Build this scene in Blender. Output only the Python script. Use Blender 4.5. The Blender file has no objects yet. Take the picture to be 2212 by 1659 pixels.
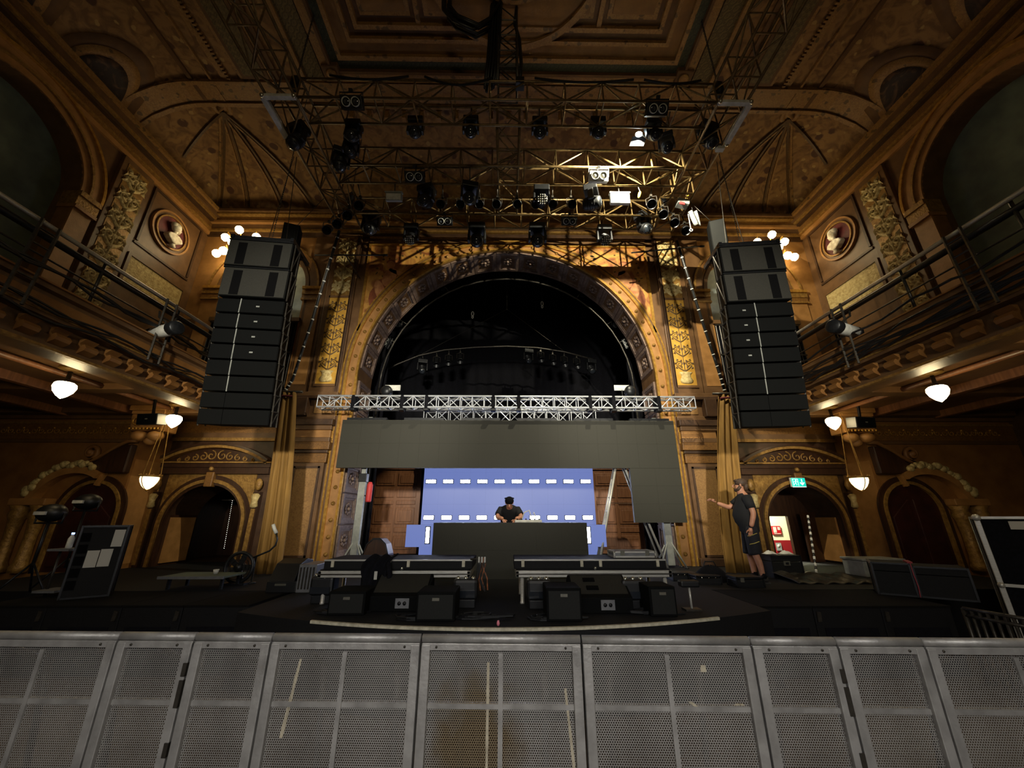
import bpy, bmesh, math, random
from mathutils import Vector, Matrix
random.seed(7)
S = bpy.context.scene
COL = S.collection
PI = math.pi
R_ = math.radians

# ------------------------------------------------------------ camera
CH, PITCH, YAW, FPX = 1.9, R_(19.15), R_(0.75), 830.0
cd = bpy.data.cameras.new('camera')
cd.sensor_width = 36.0
cd.lens = FPX / 2212 * 36.0
cd.clip_start = 0.05
cd.clip_end = 100
cam = bpy.data.objects.new('camera', cd)
cam.location = (0, 0, CH)
cam.rotation_euler = (PI / 2 + PITCH, 0, -YAW)
COL.objects.link(cam)
S.camera = cam
_f = Vector((math.sin(YAW) * math.cos(PITCH), math.cos(YAW) * math.cos(PITCH), math.sin(PITCH)))
_r = Vector((math.cos(YAW), -math.sin(YAW), 0))
_u = _r.cross(_f)


def at(px, py, Y=None, Z=None, X=None):
    """world point seen at photo pixel (px, py) on a plane of known Y, Z or X"""
    d = _f + _r * ((px - 1106) / FPX) + _u * ((829.5 - py) / FPX)
    if Y is not None:
        k = Y / d.y
    elif Z is not None:
        k = (Z - CH) / d.z
    else:
        k = X / d.x
    return Vector((0, 0, CH)) + d * k


# ------------------------------------------------------------ world, view, large lights
w = bpy.data.worlds.new('world')
S.world = w
w.use_nodes = True
w.node_tree.nodes['Background'].inputs[0].default_value = (1.0, 0.80, 0.55, 1)
w.node_tree.nodes['Background'].inputs[1].default_value = 0.012
S.view_settings.view_transform = 'Standard'
S.view_settings.look = 'None'
S.view_settings.exposure = 0.0
S.view_settings.gamma = 1.0
S.view_settings.use_curve_mapping = False


def lamp(name, kind, loc, power, col, aim=None, **kw):
    l = bpy.data.lights.new(name, kind)
    l.energy = power
    l.color = col
    for k, v in kw.items():
        setattr(l, k, v)
    o = bpy.data.objects.new(name, l)
    o.location = loc
    if aim is not None:
        o.rotation_euler = (Vector(aim) - Vector(loc)).to_track_quat('-Z', 'Y').to_euler()
    COL.objects.link(o)
    return o


# house floods of the rear of the hall, behind the camera
for fx, ax, pw in ((-0.7, -4.5, 10500), (0.7, 4.5, 10500), (0.0, 0.0, 4600)):
    lamp('rear_house_flood', 'SPOT', (fx, -7.0, 4.6), pw, (1.0, 0.94, 0.78), (ax, 10.1, 4.7),
         spot_size=R_(28), spot_blend=0.85, shadow_soft_size=0.3)
lamp('rear_fill', 'POINT', (0, -4.5, 6.5), 260, (1.0, 0.82, 0.50), shadow_soft_size=0.6)  # added warm fill behind the camera, lifts the fascias and dark areas
lamp('rear_fill_panel', 'AREA', (0, -3.5, 3.9), 98, (1.0, 0.98, 0.96), (0, 3.2, 0.5), shape='RECTANGLE', size=6.0, size_y=0.5, spread=R_(100))  # added soft area fill, brightens the crowd barrier
# work light clamped on the rig
WL = at(1380, 290, Y=5.75)
lamp('rig_work_light', 'SPOT', WL + Vector((0.05, 0.16, 0.01)), 2100, (1.0, 0.92, 0.68), (2.5, 10.1, 8.6),
     spot_size=R_(150), spot_blend=0.35, shadow_soft_size=0.02)
# lamp in the side corridor behind the open door
lamp('corridor_lamp', 'POINT', (7.3, 12.0, 2.9), 620, (1.0, 0.97, 0.72), shadow_soft_size=0.15)

# ------------------------------------------------------------ materials
M = {}


def rgb(h):
    """sRGB hex to linear"""
    out = []
    for i in (0, 2, 4):
        c = int(h[i:i + 2], 16) / 255
        out.append(c / 12.92 if c <= 0.04045 else ((c + 0.055) / 1.055) ** 2.4)
    return tuple(out)


def pm(name, base, rough=0.6, metal=0.0, second=None, scale=6.0, detail=4.0, lo=0.35, hi=0.65, bump=0.0, bscale=40.0, tex='noise',
       emit=None, estr=0.0, dist=0.0, spec=0.5, stretch=(1, 1, 1)):
    m = bpy.data.materials.new(name)
    m.use_nodes = True
    nt = m.node_tree
    b = nt.nodes['Principled BSDF']
    b.inputs['Roughness'].default_value = rough
    b.inputs['Metallic'].default_value = metal
    b.inputs['Specular IOR Level'].default_value = spec
    base = rgb(base) if isinstance(base, str) else base
    b.inputs['Base Color'].default_value = (*base, 1)
    tc = nt.nodes.new('ShaderNodeTexCoord')
    mp = nt.nodes.new('ShaderNodeMapping')
    mp.inputs['Scale'].default_value = stretch
    nt.links.new(tc.outputs['Object'], mp.inputs[0])
    if second is not None:
        second = rgb(second) if isinstance(second, str) else second
        if tex == 'noise':
            t = nt.nodes.new('ShaderNodeTexNoise')
            t.inputs['Scale'].default_value = scale
            t.inputs['Detail'].default_value = detail
            t.inputs['Distortion'].default_value = dist
            src = t.outputs['Fac']
        elif tex == 'voronoi':
            t = nt.nodes.new('ShaderNodeTexVoronoi')
            t.inputs['Scale'].default_value = scale
            src = t.outputs['Distance']
        elif tex == 'magic':
            t = nt.nodes.new('ShaderNodeTexMagic')
            t.inputs['Scale'].default_value = scale
            t.inputs['Distortion'].default_value = dist
            t.turbulence_depth = 4
            src = t.outputs['Fac']
        else:
            t = nt.nodes.new('ShaderNodeTexWave')
            t.inputs['Scale'].default_value = scale
            t.inputs['Distortion'].default_value = dist
            t.inputs['Detail'].default_value = detail
            src = t.outputs['Fac']
        nt.links.new(mp.outputs[0], t.inputs[0])
        cr = nt.nodes.new('ShaderNodeValToRGB')
        cr.color_ramp.elements[0].position = lo
        cr.color_ramp.elements[1].position = hi
        cr.color_ramp.elements[0].color = (*base, 1)
        cr.color_ramp.elements[1].color = (*second, 1)
        nt.links.new(src, cr.inputs[0])
        nt.links.new(cr.outputs[0], b.inputs['Base Color'])
    if bump:
        n = nt.nodes.new('ShaderNodeTexNoise')
        n.inputs['Scale'].default_value = bscale
        n.inputs['Detail'].default_value = 3
        nt.links.new(mp.outputs[0], n.inputs[0])
        bp = nt.nodes.new('ShaderNodeBump')
        bp.inputs['Strength'].default_value = bump
        bp.inputs['Distance'].default_value = 0.02
        nt.links.new(n.outputs['Fac'], bp.inputs['Height'])
        nt.links.new(bp.outputs[0], b.inputs['Normal'])
    if emit is not None:
        emit = rgb(emit) if isinstance(emit, str) else emit
        b.inputs['Emission Color'].default_value = (*emit, 1)
        b.inputs['Emission Strength'].default_value = estr
    M[name] = m
    return m


pm('wall_ochre', '8e6230', 0.55, second='7a5024', scale=3, bump=0.15, bscale=60)
pm('wall_brown', '6c4e30', 0.45, second='5b4026', scale=4, bump=0.1, bscale=60)
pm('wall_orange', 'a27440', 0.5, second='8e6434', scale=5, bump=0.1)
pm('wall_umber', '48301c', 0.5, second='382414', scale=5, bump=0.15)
pm('wall_stencil', '7d5626', 0.5, second='63421a', scale=18, detail=3, dist=2.5, lo=0.45, hi=0.58, bump=0.1)
pm('wall_damask', '8e6a3c', 0.5, second='7a5830', scale=16, detail=3, dist=2.5, lo=0.45, hi=0.6, bump=0.1)
pm('ceiling_ochre', '86602e', 0.7, second='704e24', scale=2.5, bump=0.15, bscale=30)
pm('ceiling_fresco', '8c683a', 0.75, second='6a4a24', scale=3.2, detail=6, dist=1.5, lo=0.42, hi=0.62, bump=0.1)
pm('ceiling_brown', '664620', 0.7, second='553818', scale=4, bump=0.1)
pm('ceiling_green', '48492f', 0.7, second='343422', scale=6, tex='magic', dist=1.5)
pm('ceiling_dark', '6e5c34', 0.7, second='4c3e20', scale=5, tex='magic', dist=2)
pm('ceiling_rib', '97703a', 0.6, second='7c582a', scale=14, dist=2)
pm('portrait', '2a1c14', 0.7, second='6a4c34', scale=3, dist=2, lo=0.5, hi=0.75)
pm('gilt', 'c89a48', 0.34, 0.55, second='a87a34', scale=12, bump=0.12)
pm('gilt_ground', 'd8a848', 0.45, 0.25, second='c29038', scale=6, bump=0.1)
pm('gilt_old', 'a07a3c', 0.5, 0.3, second='7e5c2a', scale=14, bump=0.5, bscale=26)
pm('plaster_relief', 'c8b47c', 0.6, 0.1, second='a58d58', scale=16, bump=0.6, bscale=22)
pm('scroll_dark', '4a3212', 0.55, 0.1, second='5a4018', scale=20)
pm('fresco', 'b8863c', 0.6, second='7c4420', scale=1.9, detail=7, dist=1.8, lo=0.4, hi=0.62)
pm('fresco_skin', 'c28a58', 0.6, second='9a5f38', scale=6)
pm('fresco_robe', '8a4a28', 0.6, second='6a3418', scale=6)
pm('fresco_leaf', '6a4a18', 0.6, second='4c3a14', scale=8)
pm('maroon', '64191f', 0.6, second='4c1216', scale=6)
pm('bust_white', 'efe8d8', 0.55, second='b8ab94', scale=9)
pm('coffer', '7a6658', 0.55, second='5e4a40', scale=12, bump=0.3)
pm('coffer_dark', '50352c', 0.6, second='3a251f', scale=12, bump=0.3)
pm('niche_blue', '98a09a', 0.7, second='808a88', scale=4)
pm('gallery_green', '66705e', 0.8, second='565e50', scale=3)
pm('wood_door', '85593a', 0.4, second='6c4429', scale=3, stretch=(8, 8, 0.6), tex='noise')
pm('wood_dark', '3c2414', 0.4, second='2c190d', scale=4, stretch=(6, 6, 0.6))
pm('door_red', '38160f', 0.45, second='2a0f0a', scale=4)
pm('floor_wood', '5a4a3a', 0.5, second='463a2e', scale=5, stretch=(1, 8, 1))
pm('black_fabric', '0b0b0e', 0.95, second='121218', scale=30, spec=0.15)
pm('stage_black', '09090b', 0.75, second='0d0d0f', scale=20, bump=0.1, spec=0.3)
pm('carpet_black', '0e0c0a', 0.95, second='141210', scale=60, bump=0.4, bscale=200, spec=0.15)
pm('white_edge', 'c9c3ad', 0.6, second='a59f8a', scale=20)
pm('speaker_black', '070808', 0.75, second='050606', scale=40, bump=0.25, bscale=250, spec=0.12)
pm('speaker_grille', '1b1c1a', 0.7, second='151615', scale=120, bump=0.3, bscale=400, spec=0.3)
pm('array_face', '2a2924', 0.7, second='24231f', scale=60, bump=0.2, bscale=300, spec=0.3)
pm('speaker_slot', '060607', 0.9, spec=0.1)
pm('black_metal', '1b1c1e', 0.4, 0.4, second='232427', scale=20)
pm('black_plastic', '0e0f11', 0.45, second='131416', scale=30)
pm('dark_steel', '4a4640', 0.4, 0.6, second='38342e', scale=20)
pm('truss_bronze', '7c6640', 0.38, 0.5, second='604e30', scale=14)
pm('truss_silver', 'dfe2e8', 0.3, 0.35, second='cdd1d8', scale=14)
pm('aluminium', 'cccac2', 0.35, 0.4, second='b2b0a8', scale=10, stretch=(1, 12, 12))
pm('galvanised', 'a9a7a4', 0.5, 0.5, second='8b8986', scale=7, bump=0.15, bscale=40)
pm('perforated', '9a9894', 0.5, 0.45, second='807d79', scale=2.2, detail=6)
pm('tape', 'b4ab96', 0.8, second='988f7c', scale=14)
pm('blotch', '5a4a30', 0.9, second='4a3c26', scale=6)
pm('reflector', 'd8d8c8', 0.2, 0.9)
pm('lens_glass', '22262c', 0.08, 0.0, spec=0.9)
pm('white_paint', 'd6d4ca', 0.5, second='b2b2aa', scale=8)
pm('grey_paint', '8c8e88', 0.5, second='787a76', scale=8)
pm('led_grey', '35342d', 0.65, second='302f29', scale=160, spec=0.25)
pm('led_frame', '1b1b1c', 0.6)
pm('led_blue', '10131c', 0.4, emit=(0.145, 0.195, 0.48), estr=1.0)
pm('led_bar', 'ffffff', 0.4, emit=(0.74, 0.80, 1.0), estr=45.0)
pm('lamp_glass', 'fff2cf', 0.3, emit=(1.0, 0.79, 0.43), estr=24.0)
pm('lamp_bowl', 'fff2cf', 0.3, emit=(1.0, 0.80, 0.42), estr=3.0)
pm('lamp_bulb', 'fff2cf', 0.3, emit=(1.0, 0.81, 0.45), estr=19.0)
pm('work_glow', 'ffffff', 0.3, emit=(0.75, 0.95, 1.0), estr=30.0)
pm('exit_green', '10a088', 0.4, emit=(0.0, 0.62, 0.50), estr=1.0)
pm('exit_white', 'ffffff', 0.4, emit=(0.75, 1.0, 0.95), estr=0.9)
pm('tiny_led', 'ffffff', 0.4, emit=(1, 0.95, 0.8), estr=4.0)
pm('glint_blue', 'ffffff', 0.4, emit=(0.3, 0.45, 1.0), estr=3.0)
pm('curtain', '8c682c', 0.8, second='765622', scale=3, stretch=(6, 6, 0.5))
pm('curtain_lining', '5a1820', 0.8)
pm('skin', 'b98468', 0.55, second='a8745a', scale=12)
pm('hair', '3a2a1e', 0.7, second='4c3828', scale=30)
pm('shirt_black', '0a0a0d', 0.85, second='0f0f14', scale=25)
pm('shorts_navy', '0c0d15', 0.85, second='11121c', scale=25)
pm('reflective', 'b0a050', 0.4)
pm('shoe', '24221f', 0.7)
pm('corridor_white', 'e9ebc8', 0.6)
pm('corridor_red', '8c1a22', 0.5)
pm('sign_red', 'b01420', 0.4)
pm('paper', 'b8b6ae', 0.8)
pm('case_grey', '77787a', 0.45, 0.2, second='66676a', scale=10)
pm('strap_red', '8c2a34', 0.7)
pm('strap_orange', 'b0683c', 0.6, second='3a2418', scale=14)
pm('yellow_tag', 'c9ad3c', 0.6)
pm('red_tag', 'b03030', 0.6)
pm('pink_tag', 'd07888', 0.6)


def fresco_motifs(m, col, scale, thr):
    """painted rosettes and sprigs scattered over a material"""
    nt = m.node_tree
    b = nt.nodes['Principled BSDF']
    src = b.inputs['Base Color'].links[0].from_socket
    tc = nt.nodes.new('ShaderNodeTexCoord')
    nz = nt.nodes.new('ShaderNodeTexNoise')
    nz.inputs['Scale'].default_value = scale * 2.2
    ad = nt.nodes.new('ShaderNodeMix')
    ad.data_type = 'VECTOR'
    ad.inputs[0].default_value = 0.10
    nt.links.new(tc.outputs['Object'], nz.inputs[0])
    nt.links.new(tc.outputs['Object'], ad.inputs[4])
    nt.links.new(nz.outputs['Color'], ad.inputs[5])
    v = nt.nodes.new('ShaderNodeTexVoronoi')
    v.inputs['Scale'].default_value = scale
    nt.links.new(ad.outputs[1], v.inputs[0])
    cr = nt.nodes.new('ShaderNodeValToRGB')
    cr.color_ramp.elements[0].position = thr
    cr.color_ramp.elements[1].position = thr + 0.05
    cr.color_ramp.elements[0].color = (1, 1, 1, 1)
    cr.color_ramp.elements[1].color = (0, 0, 0, 1)
    nt.links.new(v.outputs['Distance'], cr.inputs[0])
    mx = nt.nodes.new('ShaderNodeMix')
    mx.data_type = 'RGBA'
    nt.links.new(cr.outputs[0], mx.inputs[0])
    nt.links.new(src, mx.inputs[6])
    mx.inputs[7].default_value = (*rgb(col), 1)
    nt.links.new(mx.outputs[2], b.inputs['Base Color'])


fresco_motifs(M['ceiling_fresco'], '4c2c14', 2.2, 0.20)
fresco_motifs(M['ceiling_fresco'], 'a0804a', 3.7, 0.15)
fresco_motifs(M['ceiling_rib'], '5c4420', 5.0, 0.22)

# ------------------------------------------------------------ mesh helpers
class MB:
    def __init__(s):
        s.v, s.f, s.sm = [], [], []

    def add(s, vs, fs, smooth=False):
        o = len(s.v)
        s.v += [Vector(p) for p in vs]
        s.f += [tuple(i + o for i in f) for f in fs]
        s.sm += [smooth] * len(fs)
        return s

    def box(s, c, d, R=None):
        c = Vector(c)
        vs = []
        for z in (-.5, .5):
            for x, y in ((-.5, -.5), (.5, -.5), (.5, .5), (-.5, .5)):
                p = Vector((x * d[0], y * d[1], z * d[2]))
                vs.append(c + (R @ p if R else p))
        return s.add(vs, [(3, 2, 1, 0), (4, 5, 6, 7), (0, 1, 5, 4), (1, 2, 6, 5), (2, 3, 7, 6), (3, 0, 4, 7)])

    def bx(s, x0, x1, y0, y1, z0, z1):
        return s.box(((x0 + x1) / 2, (y0 + y1) / 2, (z0 + z1) / 2), (abs(x1 - x0), abs(y1 - y0), abs(z1 - z0)))

    def tube(s, p, q, r, n=6, r2=None):
        return s.path([p, q], r, n, radii=[r, r if r2 is None else r2])

    def path(s, pts, r, n=6, radii=None, closed=False, flat=1.0):
        pts = [Vector(p) for p in pts]
        m = len(pts)
        vs, fs = [], []
        ref = None
        for i, p in enumerate(pts):
            if closed:
                t = pts[(i + 1) % m] - pts[i - 1]
            else:
                t = pts[min(i + 1, m - 1)] - pts[max(i - 1, 0)]
            t.normalize()
            if ref is None:
                ref = Vector((0, 0, 1)) if abs(t.z) < 0.9 else Vector((1, 0, 0))
                a = t.cross(ref).normalized()
            else:
                a = (a - t * a.dot(t))
                if a.length < 1e-6:
                    a = t.orthogonal()
                a.normalize()
            b = t.cross(a)
            rr = radii[i] if radii else r
            for k in range(n):
                an = 2 * PI * k / n + PI / n
                vs.append(p + a * (rr * math.cos(an)) + b * (rr * flat * math.sin(an)))
        mm = m if closed else m - 1
        for i in range(mm):
            j = (i + 1) % m
            for k in range(n):
                l = (k + 1) % n
                fs.append((i * n + k, i * n + l, j * n + l, j * n + k))
        if not closed:
            fs.append(tuple(range(n - 1, -1, -1)))
            fs.append(tuple((m - 1) * n + k for k in range(n)))
        return s.add(vs, fs, n > 5)

    def lathe(s, prof, c=(0, 0, 0), axis=(0, 0, 1), n=14, smooth=True):
        c = Vector(c)
        ax = Vector(axis).normalized()
        a = ax.orthogonal().normalized()
        b = ax.cross(a)
        vs, fs = [], []
        for r, h in prof:
            for k in range(n):
                an = 2 * PI * k / n
                vs.append(c + ax * h + a * (r * math.cos(an)) + b * (r * math.sin(an)))
        for i in range(len(prof) - 1):
            for k in range(n):
                l = (k + 1) % n
                fs.append((i * n + k, i * n + l, (i + 1) * n + l, (i + 1) * n + k))
        fs.append(tuple(range(n - 1, -1, -1)))
        fs.append(tuple((len(prof) - 1) * n + k for k in range(n)))
        return s.add(vs, fs, smooth)

    def ball(s, c, r, n=10, m=7, sc=(1, 1, 1)):
        c = Vector(c)
        vs, fs = [], []
        for i in range(1, m):
            th = PI * i / m
            for k in range(n):
                ph = 2 * PI * k / n
                vs.append(c + Vector((r * sc[0] * math.sin(th) * math.cos(ph), r * sc[1] * math.sin(th) * math.sin(ph), r * sc[2] * math.cos(th))))
        top, bot = len(vs), len(vs) + 1
        vs += [c + Vector((0, 0, r * sc[2])), c - Vector((0, 0, r * sc[2]))]
        for i in range(m - 2):
            for k in range(n):
                l = (k + 1) % n
                fs.append((i * n + k, (i + 1) * n + k, (i + 1) * n + l, i * n + l))
        for k in range(n):
            l = (k + 1) % n
            fs.append((top, k, l))
            fs.append((bot, (m - 2) * n + l, (m - 2) * n + k))
        return s.add(vs, fs, True)

    def prism(s, poly, a, b, plane='xz'):
        """polygon extruded from a to b along the axis that is not in plane"""
        n = len(poly)

        def P(u, v, w_):
            return (u, w_, v) if plane == 'xz' else ((w_, u, v) if plane == 'yz' else (u, v, w_))
        vs = [P(u, v, a) for u, v in poly] + [P(u, v, b) for u, v in poly]
        fs = [tuple(range(n - 1, -1, -1)), tuple(range(n, 2 * n))]
        fs += [(i, (i + 1) % n, n + (i + 1) % n, n + i) for i in range(n)]
        return s.add(vs, fs)

    def band(s, outer, inner, a, b, plane='xz', closed=False, smooth=False):
        """strip between two matching outlines, from a to b in depth"""
        def P(q, w_):
            u, v = q
            return (u, w_, v) if plane == 'xz' else ((w_, u, v) if plane == 'yz' else (u, v, w_))
        n = len(outer)
        vs = []
        for i in range(n):
            vs += [P(outer[i], a), P(inner[i], a), P(inner[i], b), P(outer[i], b)]
        fs = []
        for i in range(n if closed else n - 1):
            j = (i + 1) % n
            for k in range(4):
                l = (k + 1) % 4
                fs.append((i * 4 + k, i * 4 + l, j * 4 + l, j * 4 + k))
        if not closed:
            fs += [(0, 1, 2, 3), ((n - 1) * 4 + 3, (n - 1) * 4 + 2, (n - 1) * 4 + 1, (n - 1) * 4)]
        return s.add(vs, fs, smooth)

    def grid(s, fn, nu, nv, smooth=True):
        vs = [fn(i / nu, j / nv) for j in range(nv + 1) for i in range(nu + 1)]
        fs = [(j * (nu + 1) + i, j * (nu + 1) + i + 1, (j + 1) * (nu + 1) + i + 1, (j + 1) * (nu + 1) + i) for j in range(nv) for i in range(nu)]
        return s.add(vs, fs, smooth)

    def move(s, mtx):
        s.v = [mtx @ p for p in s.v]
        return s

    def build(s, name, mat, parent=None, world=False, bev=0.0, thick=0.0, kind=None):
        me = bpy.data.meshes.new(name)
        off = parent_loc(parent) if (world and parent) else Vector()
        me.from_pydata([p - off for p in s.v], [], s.f)
        bm = bmesh.new()
        bm.from_mesh(me)
        bmesh.ops.recalc_face_normals(bm, faces=bm.faces)
        bm.to_mesh(me)
        bm.free()
        me.polygons.foreach_set('use_smooth', s.sm)
        me.materials.append(M[mat] if isinstance(mat, str) else mat)
        o = bpy.data.objects.new(name, me)
        COL.objects.link(o)
        if parent:
            o.parent = parent
        if bev:
            md = o.modifiers.new('bevel', 'BEVEL')
            md.width = bev
            md.segments = 2
            md.limit_method = 'ANGLE'
        if thick:
            md = o.modifiers.new('thick', 'SOLIDIFY')
            md.thickness = thick
        if kind:
            o['kind'] = kind
        return o


def parent_loc(o):
    p = Vector()
    while o:
        p = p + Vector(o.location)
        o = o.parent
    return p


def tag(o, label, cat, group=None):
    o['label'] = label
    o['category'] = cat
    if group:
        o['group'] = group
    return o


def thing(name, label, cat, loc=(0, 0, 0), rot=(0, 0, 0), group=None):
    o = bpy.data.objects.new(name, None)
    COL.objects.link(o)
    o.location = loc
    o.rotation_euler = rot
    return tag(o, label, cat, group)


def shell(o):
    o['kind'] = 'structure'
    return o


def struct(name, loc=(0, 0, 0)):
    o = bpy.data.objects.new(name, None)
    COL.objects.link(o)
    o.location = loc
    o['kind'] = 'structure'
    return o



def copy_tree(o, parent=None):
    c = o.copy()
    COL.objects.link(c)
    if parent:
        c.parent = parent
    for ch in list(o.children):
        copy_tree(ch, c)
    return c


def clone(o, loc, rot=None, label=None, group=None, scale=None):
    c = copy_tree(o)
    c.location = loc
    if rot is not None:
        c.rotation_euler = rot
    if scale is not None:
        c.scale = scale
    if label:
        c['label'] = label
    if group:
        c['group'] = group
    return c


def inst(o, name, loc, rot=None, parent=None, scale=None):
    """another object sharing o's mesh"""
    c = bpy.data.objects.new(name, o.data)
    COL.objects.link(c)
    c.parent = parent
    c.location = loc
    if rot is not None:
        c.rotation_euler = rot
    if scale is not None:
        c.scale = scale
    return c


def arc(xc, zc, r, a0, a1, n):
    return [(xc + r * math.cos(a0 + (a1 - a0) * i / n), zc + r * math.sin(a0 + (a1 - a0) * i / n)) for i in range(n + 1)]


def arch(xc, zs, r, zb, n=24):
    """outline: right foot, half circle, left foot"""
    return [(xc + r, zb)] + arc(xc, zs, r, 0, PI, n) + [(xc - r, zb)]


def spiral(cx, cz, r0, r1, a0, turns, n=18):
    return [(cx + (r0 + (r1 - r0) * i / n) * math.cos(a0 + 2 * PI * turns * i / n), cz + (r0 + (r1 - r0) * i / n) * math.sin(a0 + 2 * PI * turns * i / n)) for i in range(n + 1)]


def scrollwork(mb, xc, z0, z1, halfw, y, proj=0.012, unit=0.62, wd=0.016, P=None):
    """mirrored acanthus scrolls climbing a panel; P maps (x, z, depth) to world"""
    P = P or (lambda x, z, d: (x, y - d, z))
    n = max(1, round((z1 - z0) / unit))
    u = (z1 - z0) / n

    def ribbon(pts, w0, w1):
        m = len(pts)
        vs, fs = [], []
        for i, (x, z) in enumerate(pts):
            a, b = pts[max(i - 1, 0)], pts[min(i + 1, m - 1)]
            tx, tz = b[0] - a[0], b[1] - a[1]
            l = math.hypot(tx, tz) or 1
            ww = w0 + (w1 - w0) * i / (m - 1)
            nx, nz = -tz / l * ww, tx / l * ww
            vs += [P(x + nx, z + nz, 0), P(x, z, proj), P(x - nx, z - nz, 0)]
        for i in range(m - 1):
            for k in (0, 1):
                fs.append((i * 3 + k, i * 3 + k + 1, i * 3 + k + 4, i * 3 + k + 3))
        mb.add(vs, fs, True)
    for i in range(n):
        b = z0 + u * i
        h = halfw
        ribbon([(xc, b), (xc, b + u)], wd * .7, wd * .5)
        for sg in (-1, 1):
            stem = [(xc + sg * h * (0.05 + 0.75 * math.sin(t * PI / 2)), b + u * (0.05 + 0.42 * t)) for t in [k / 6 for k in range(7)]]
            ribbon(stem, wd, wd * .7)
            sp = spiral(xc + sg * h * .5, b + u * .52, h * .36, h * .07, 0 if sg > 0 else PI, -1.4 * -sg, 16)
            ribbon(sp, wd * .8, wd * .4)
            for (dx, dz, an) in ((.82, .25, .7), (.3, .3, 1.2), (.72, .78, 2.2), (.25, .72, 1.0), (.9, .55, .2)):
                px_, pz_ = xc + sg * h * dx, b + u * dz
                L = h * .26
                c_, s_ = math.cos(an) * sg, math.sin(an)
                ribbon([(px_ - c_ * L * .5, pz_ - s_ * L * .5), (px_, pz_), (px_ + c_ * L * .5, pz_ + s_ * L * .5)], wd * .2, wd * 1.9)
        L = u * .16
        ribbon([(xc, b + u * .40), (xc, b + u * .50), (xc, b + u * .62)], wd * .3, wd * 2.6)

# ============================================================ THE ROOM
YW, ZS, RI, RO = 10.1, 5.7, 4.155, 4.5
XS, ZC, ZT = 9.5, 11.05, 12.3          # side walls, cornice, flat ceiling
STG = 0.8

# ------------------------------------------------------------ floor and stage
shell(MB().bx(-12.6, 12.6, -8, YW, -0.1, 0.0).build('floor', 'floor_wood'))
stage = struct('floor_stage')
front = [(-3.3, 5.42)] + [(3.3 * (-1 + 2 * i / 24), 4.64 + 0.78 * (-1 + 2 * i / 24) ** 2) for i in range(1, 24)] + [(3.3, 5.42)]
poly = front + [(3.3, 6.9), (9.4, 6.9), (9.4, 11.1), (6.4, 11.2), (6.4, 15.6), (-6.4, 15.6), (-6.4, 11.2), (-9.4, 11.1), (-9.4, 6.9), (-3.3, 6.9)]
MB().prism(poly, 0.0, STG, 'xy').build('deck', 'stage_black', stage)
seg = [p for p in front if -2.4 < p[0] < 2.55]
MB().band([(x, y - 0.012) for x, y in seg], [(x, y + 0.03) for x, y in seg], STG - 0.022, STG + 0.006, 'xy').build('edge_strip', 'white_edge', stage)

# ------------------------------------------------------------ proscenium wall
wb = struct('wall_back')
ar = arch(0, ZS, RI, 0, 48)
MB().prism([(5.8, 0), (5.8, 11.2), (-5.8, 11.2), (-5.8, 0)] + ar[::-1], YW, YW + 1.05).build('masonry', 'wall_brown', wb)


def ring(name, ra, rb, y0, mat, zb=STG, n=48):
    return MB().band(arch(0, ZS, ra, zb, n), arch(0, ZS, rb, zb, n), y0, YW + 0.02, smooth=False).build(name, mat, wb)


ring('arch_face', 4.43, 4.2, YW - 0.035, 'wall_orange')
ring('outer_moulding', 4.50, 4.43, YW - 0.09, 'gilt')
ring('moulding_fillet', 4.56, 4.50, YW - 0.05, 'wall_brown')
ring('moulding_bead', 4.60, 4.56, YW - 0.07, 'gilt')
ring('inner_moulding', 4.215, 4.155, YW - 0.075, 'gilt')
stud = MB().lathe([(0.055, 0), (0.05, 0.02), (0.032, 0.03), (0.03, 0.05), (0.0, 0.062)], (0, 0, 0), (0, -1, 0), 8).build('stud', 'gilt_old', wb)
stud.location = (4.32, YW - 0.035, 5.35)
for i in range(35):
    a = R_(90 + 5.2 * (i - 17))
    inst(stud, 'stud', (4.32 * math.cos(a), YW - 0.035, ZS + 4.32 * math.sin(a)), None, wb)
for i in range(12):
    for s in (-1, 1):
        if i or s < 0:
            inst(stud, 'stud', (s * 4.32, YW - 0.035, 5.35 - 0.39 * i), None, wb)
# coffers of the soffit
cf = MB()
for a, b, c, d in ((-.36, .36, .04, .13), (-.36, .36, .87, .97), (-.36, -.27, .13, .87), (.27, .36, .13, .87)):
    cf.bx(a, b, c, d, -0.05, 0.03)
for a, b, c, d in ((-.27, .27, .13, .18), (-.27, .27, .82, .87), (-.27, -.22, .18, .82), (.22, .27, .18, .82)):
    cf.bx(a, b, c, d, -0.02, 0.03)
coffer = cf.build('coffer', 'coffer', wb)
pet = MB()
pet.bx(-.22, .22, .18, .82, 0.012, 0.03)
back = pet.build('coffer_ground', 'coffer_dark', coffer)
pet = MB()
for k in range(8):
    a = 2 * PI * k / 8
    pet.ball((0.11 * math.cos(a), 0.5 + 0.16 * math.sin(a), -0.005), 0.06, 6, 4, (1, 1, .5))
pet.ball((0, 0.5, -0.02), 0.055, 6, 4)
flower = pet.build('coffer_rosette', 'coffer', coffer)
coffers = []
for i in range(17):
    coffers.append(PI / 2 + R_(10.3) * (i - 8))
first = True
for a in coffers:
    loc = (4.155 * math.cos(a), YW + 0.01, ZS + 4.155 * math.sin(a))
    rot = (0, PI / 2 - a, 0)
    if first:
        coffer.location, coffer.rotation_euler = loc, rot
        first = False
    else:
        c = copy_tree(coffer, wb)
        c.location, c.rotation_euler = loc, rot
for s in (-1, 1):
    for i in range(6):
        c = copy_tree(coffer, wb)
        c.location = (s * 4.155, YW + 0.01, 5.15 - 0.76 * i)
        c.rotation_euler = (0, s * PI / 2, 0)
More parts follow.
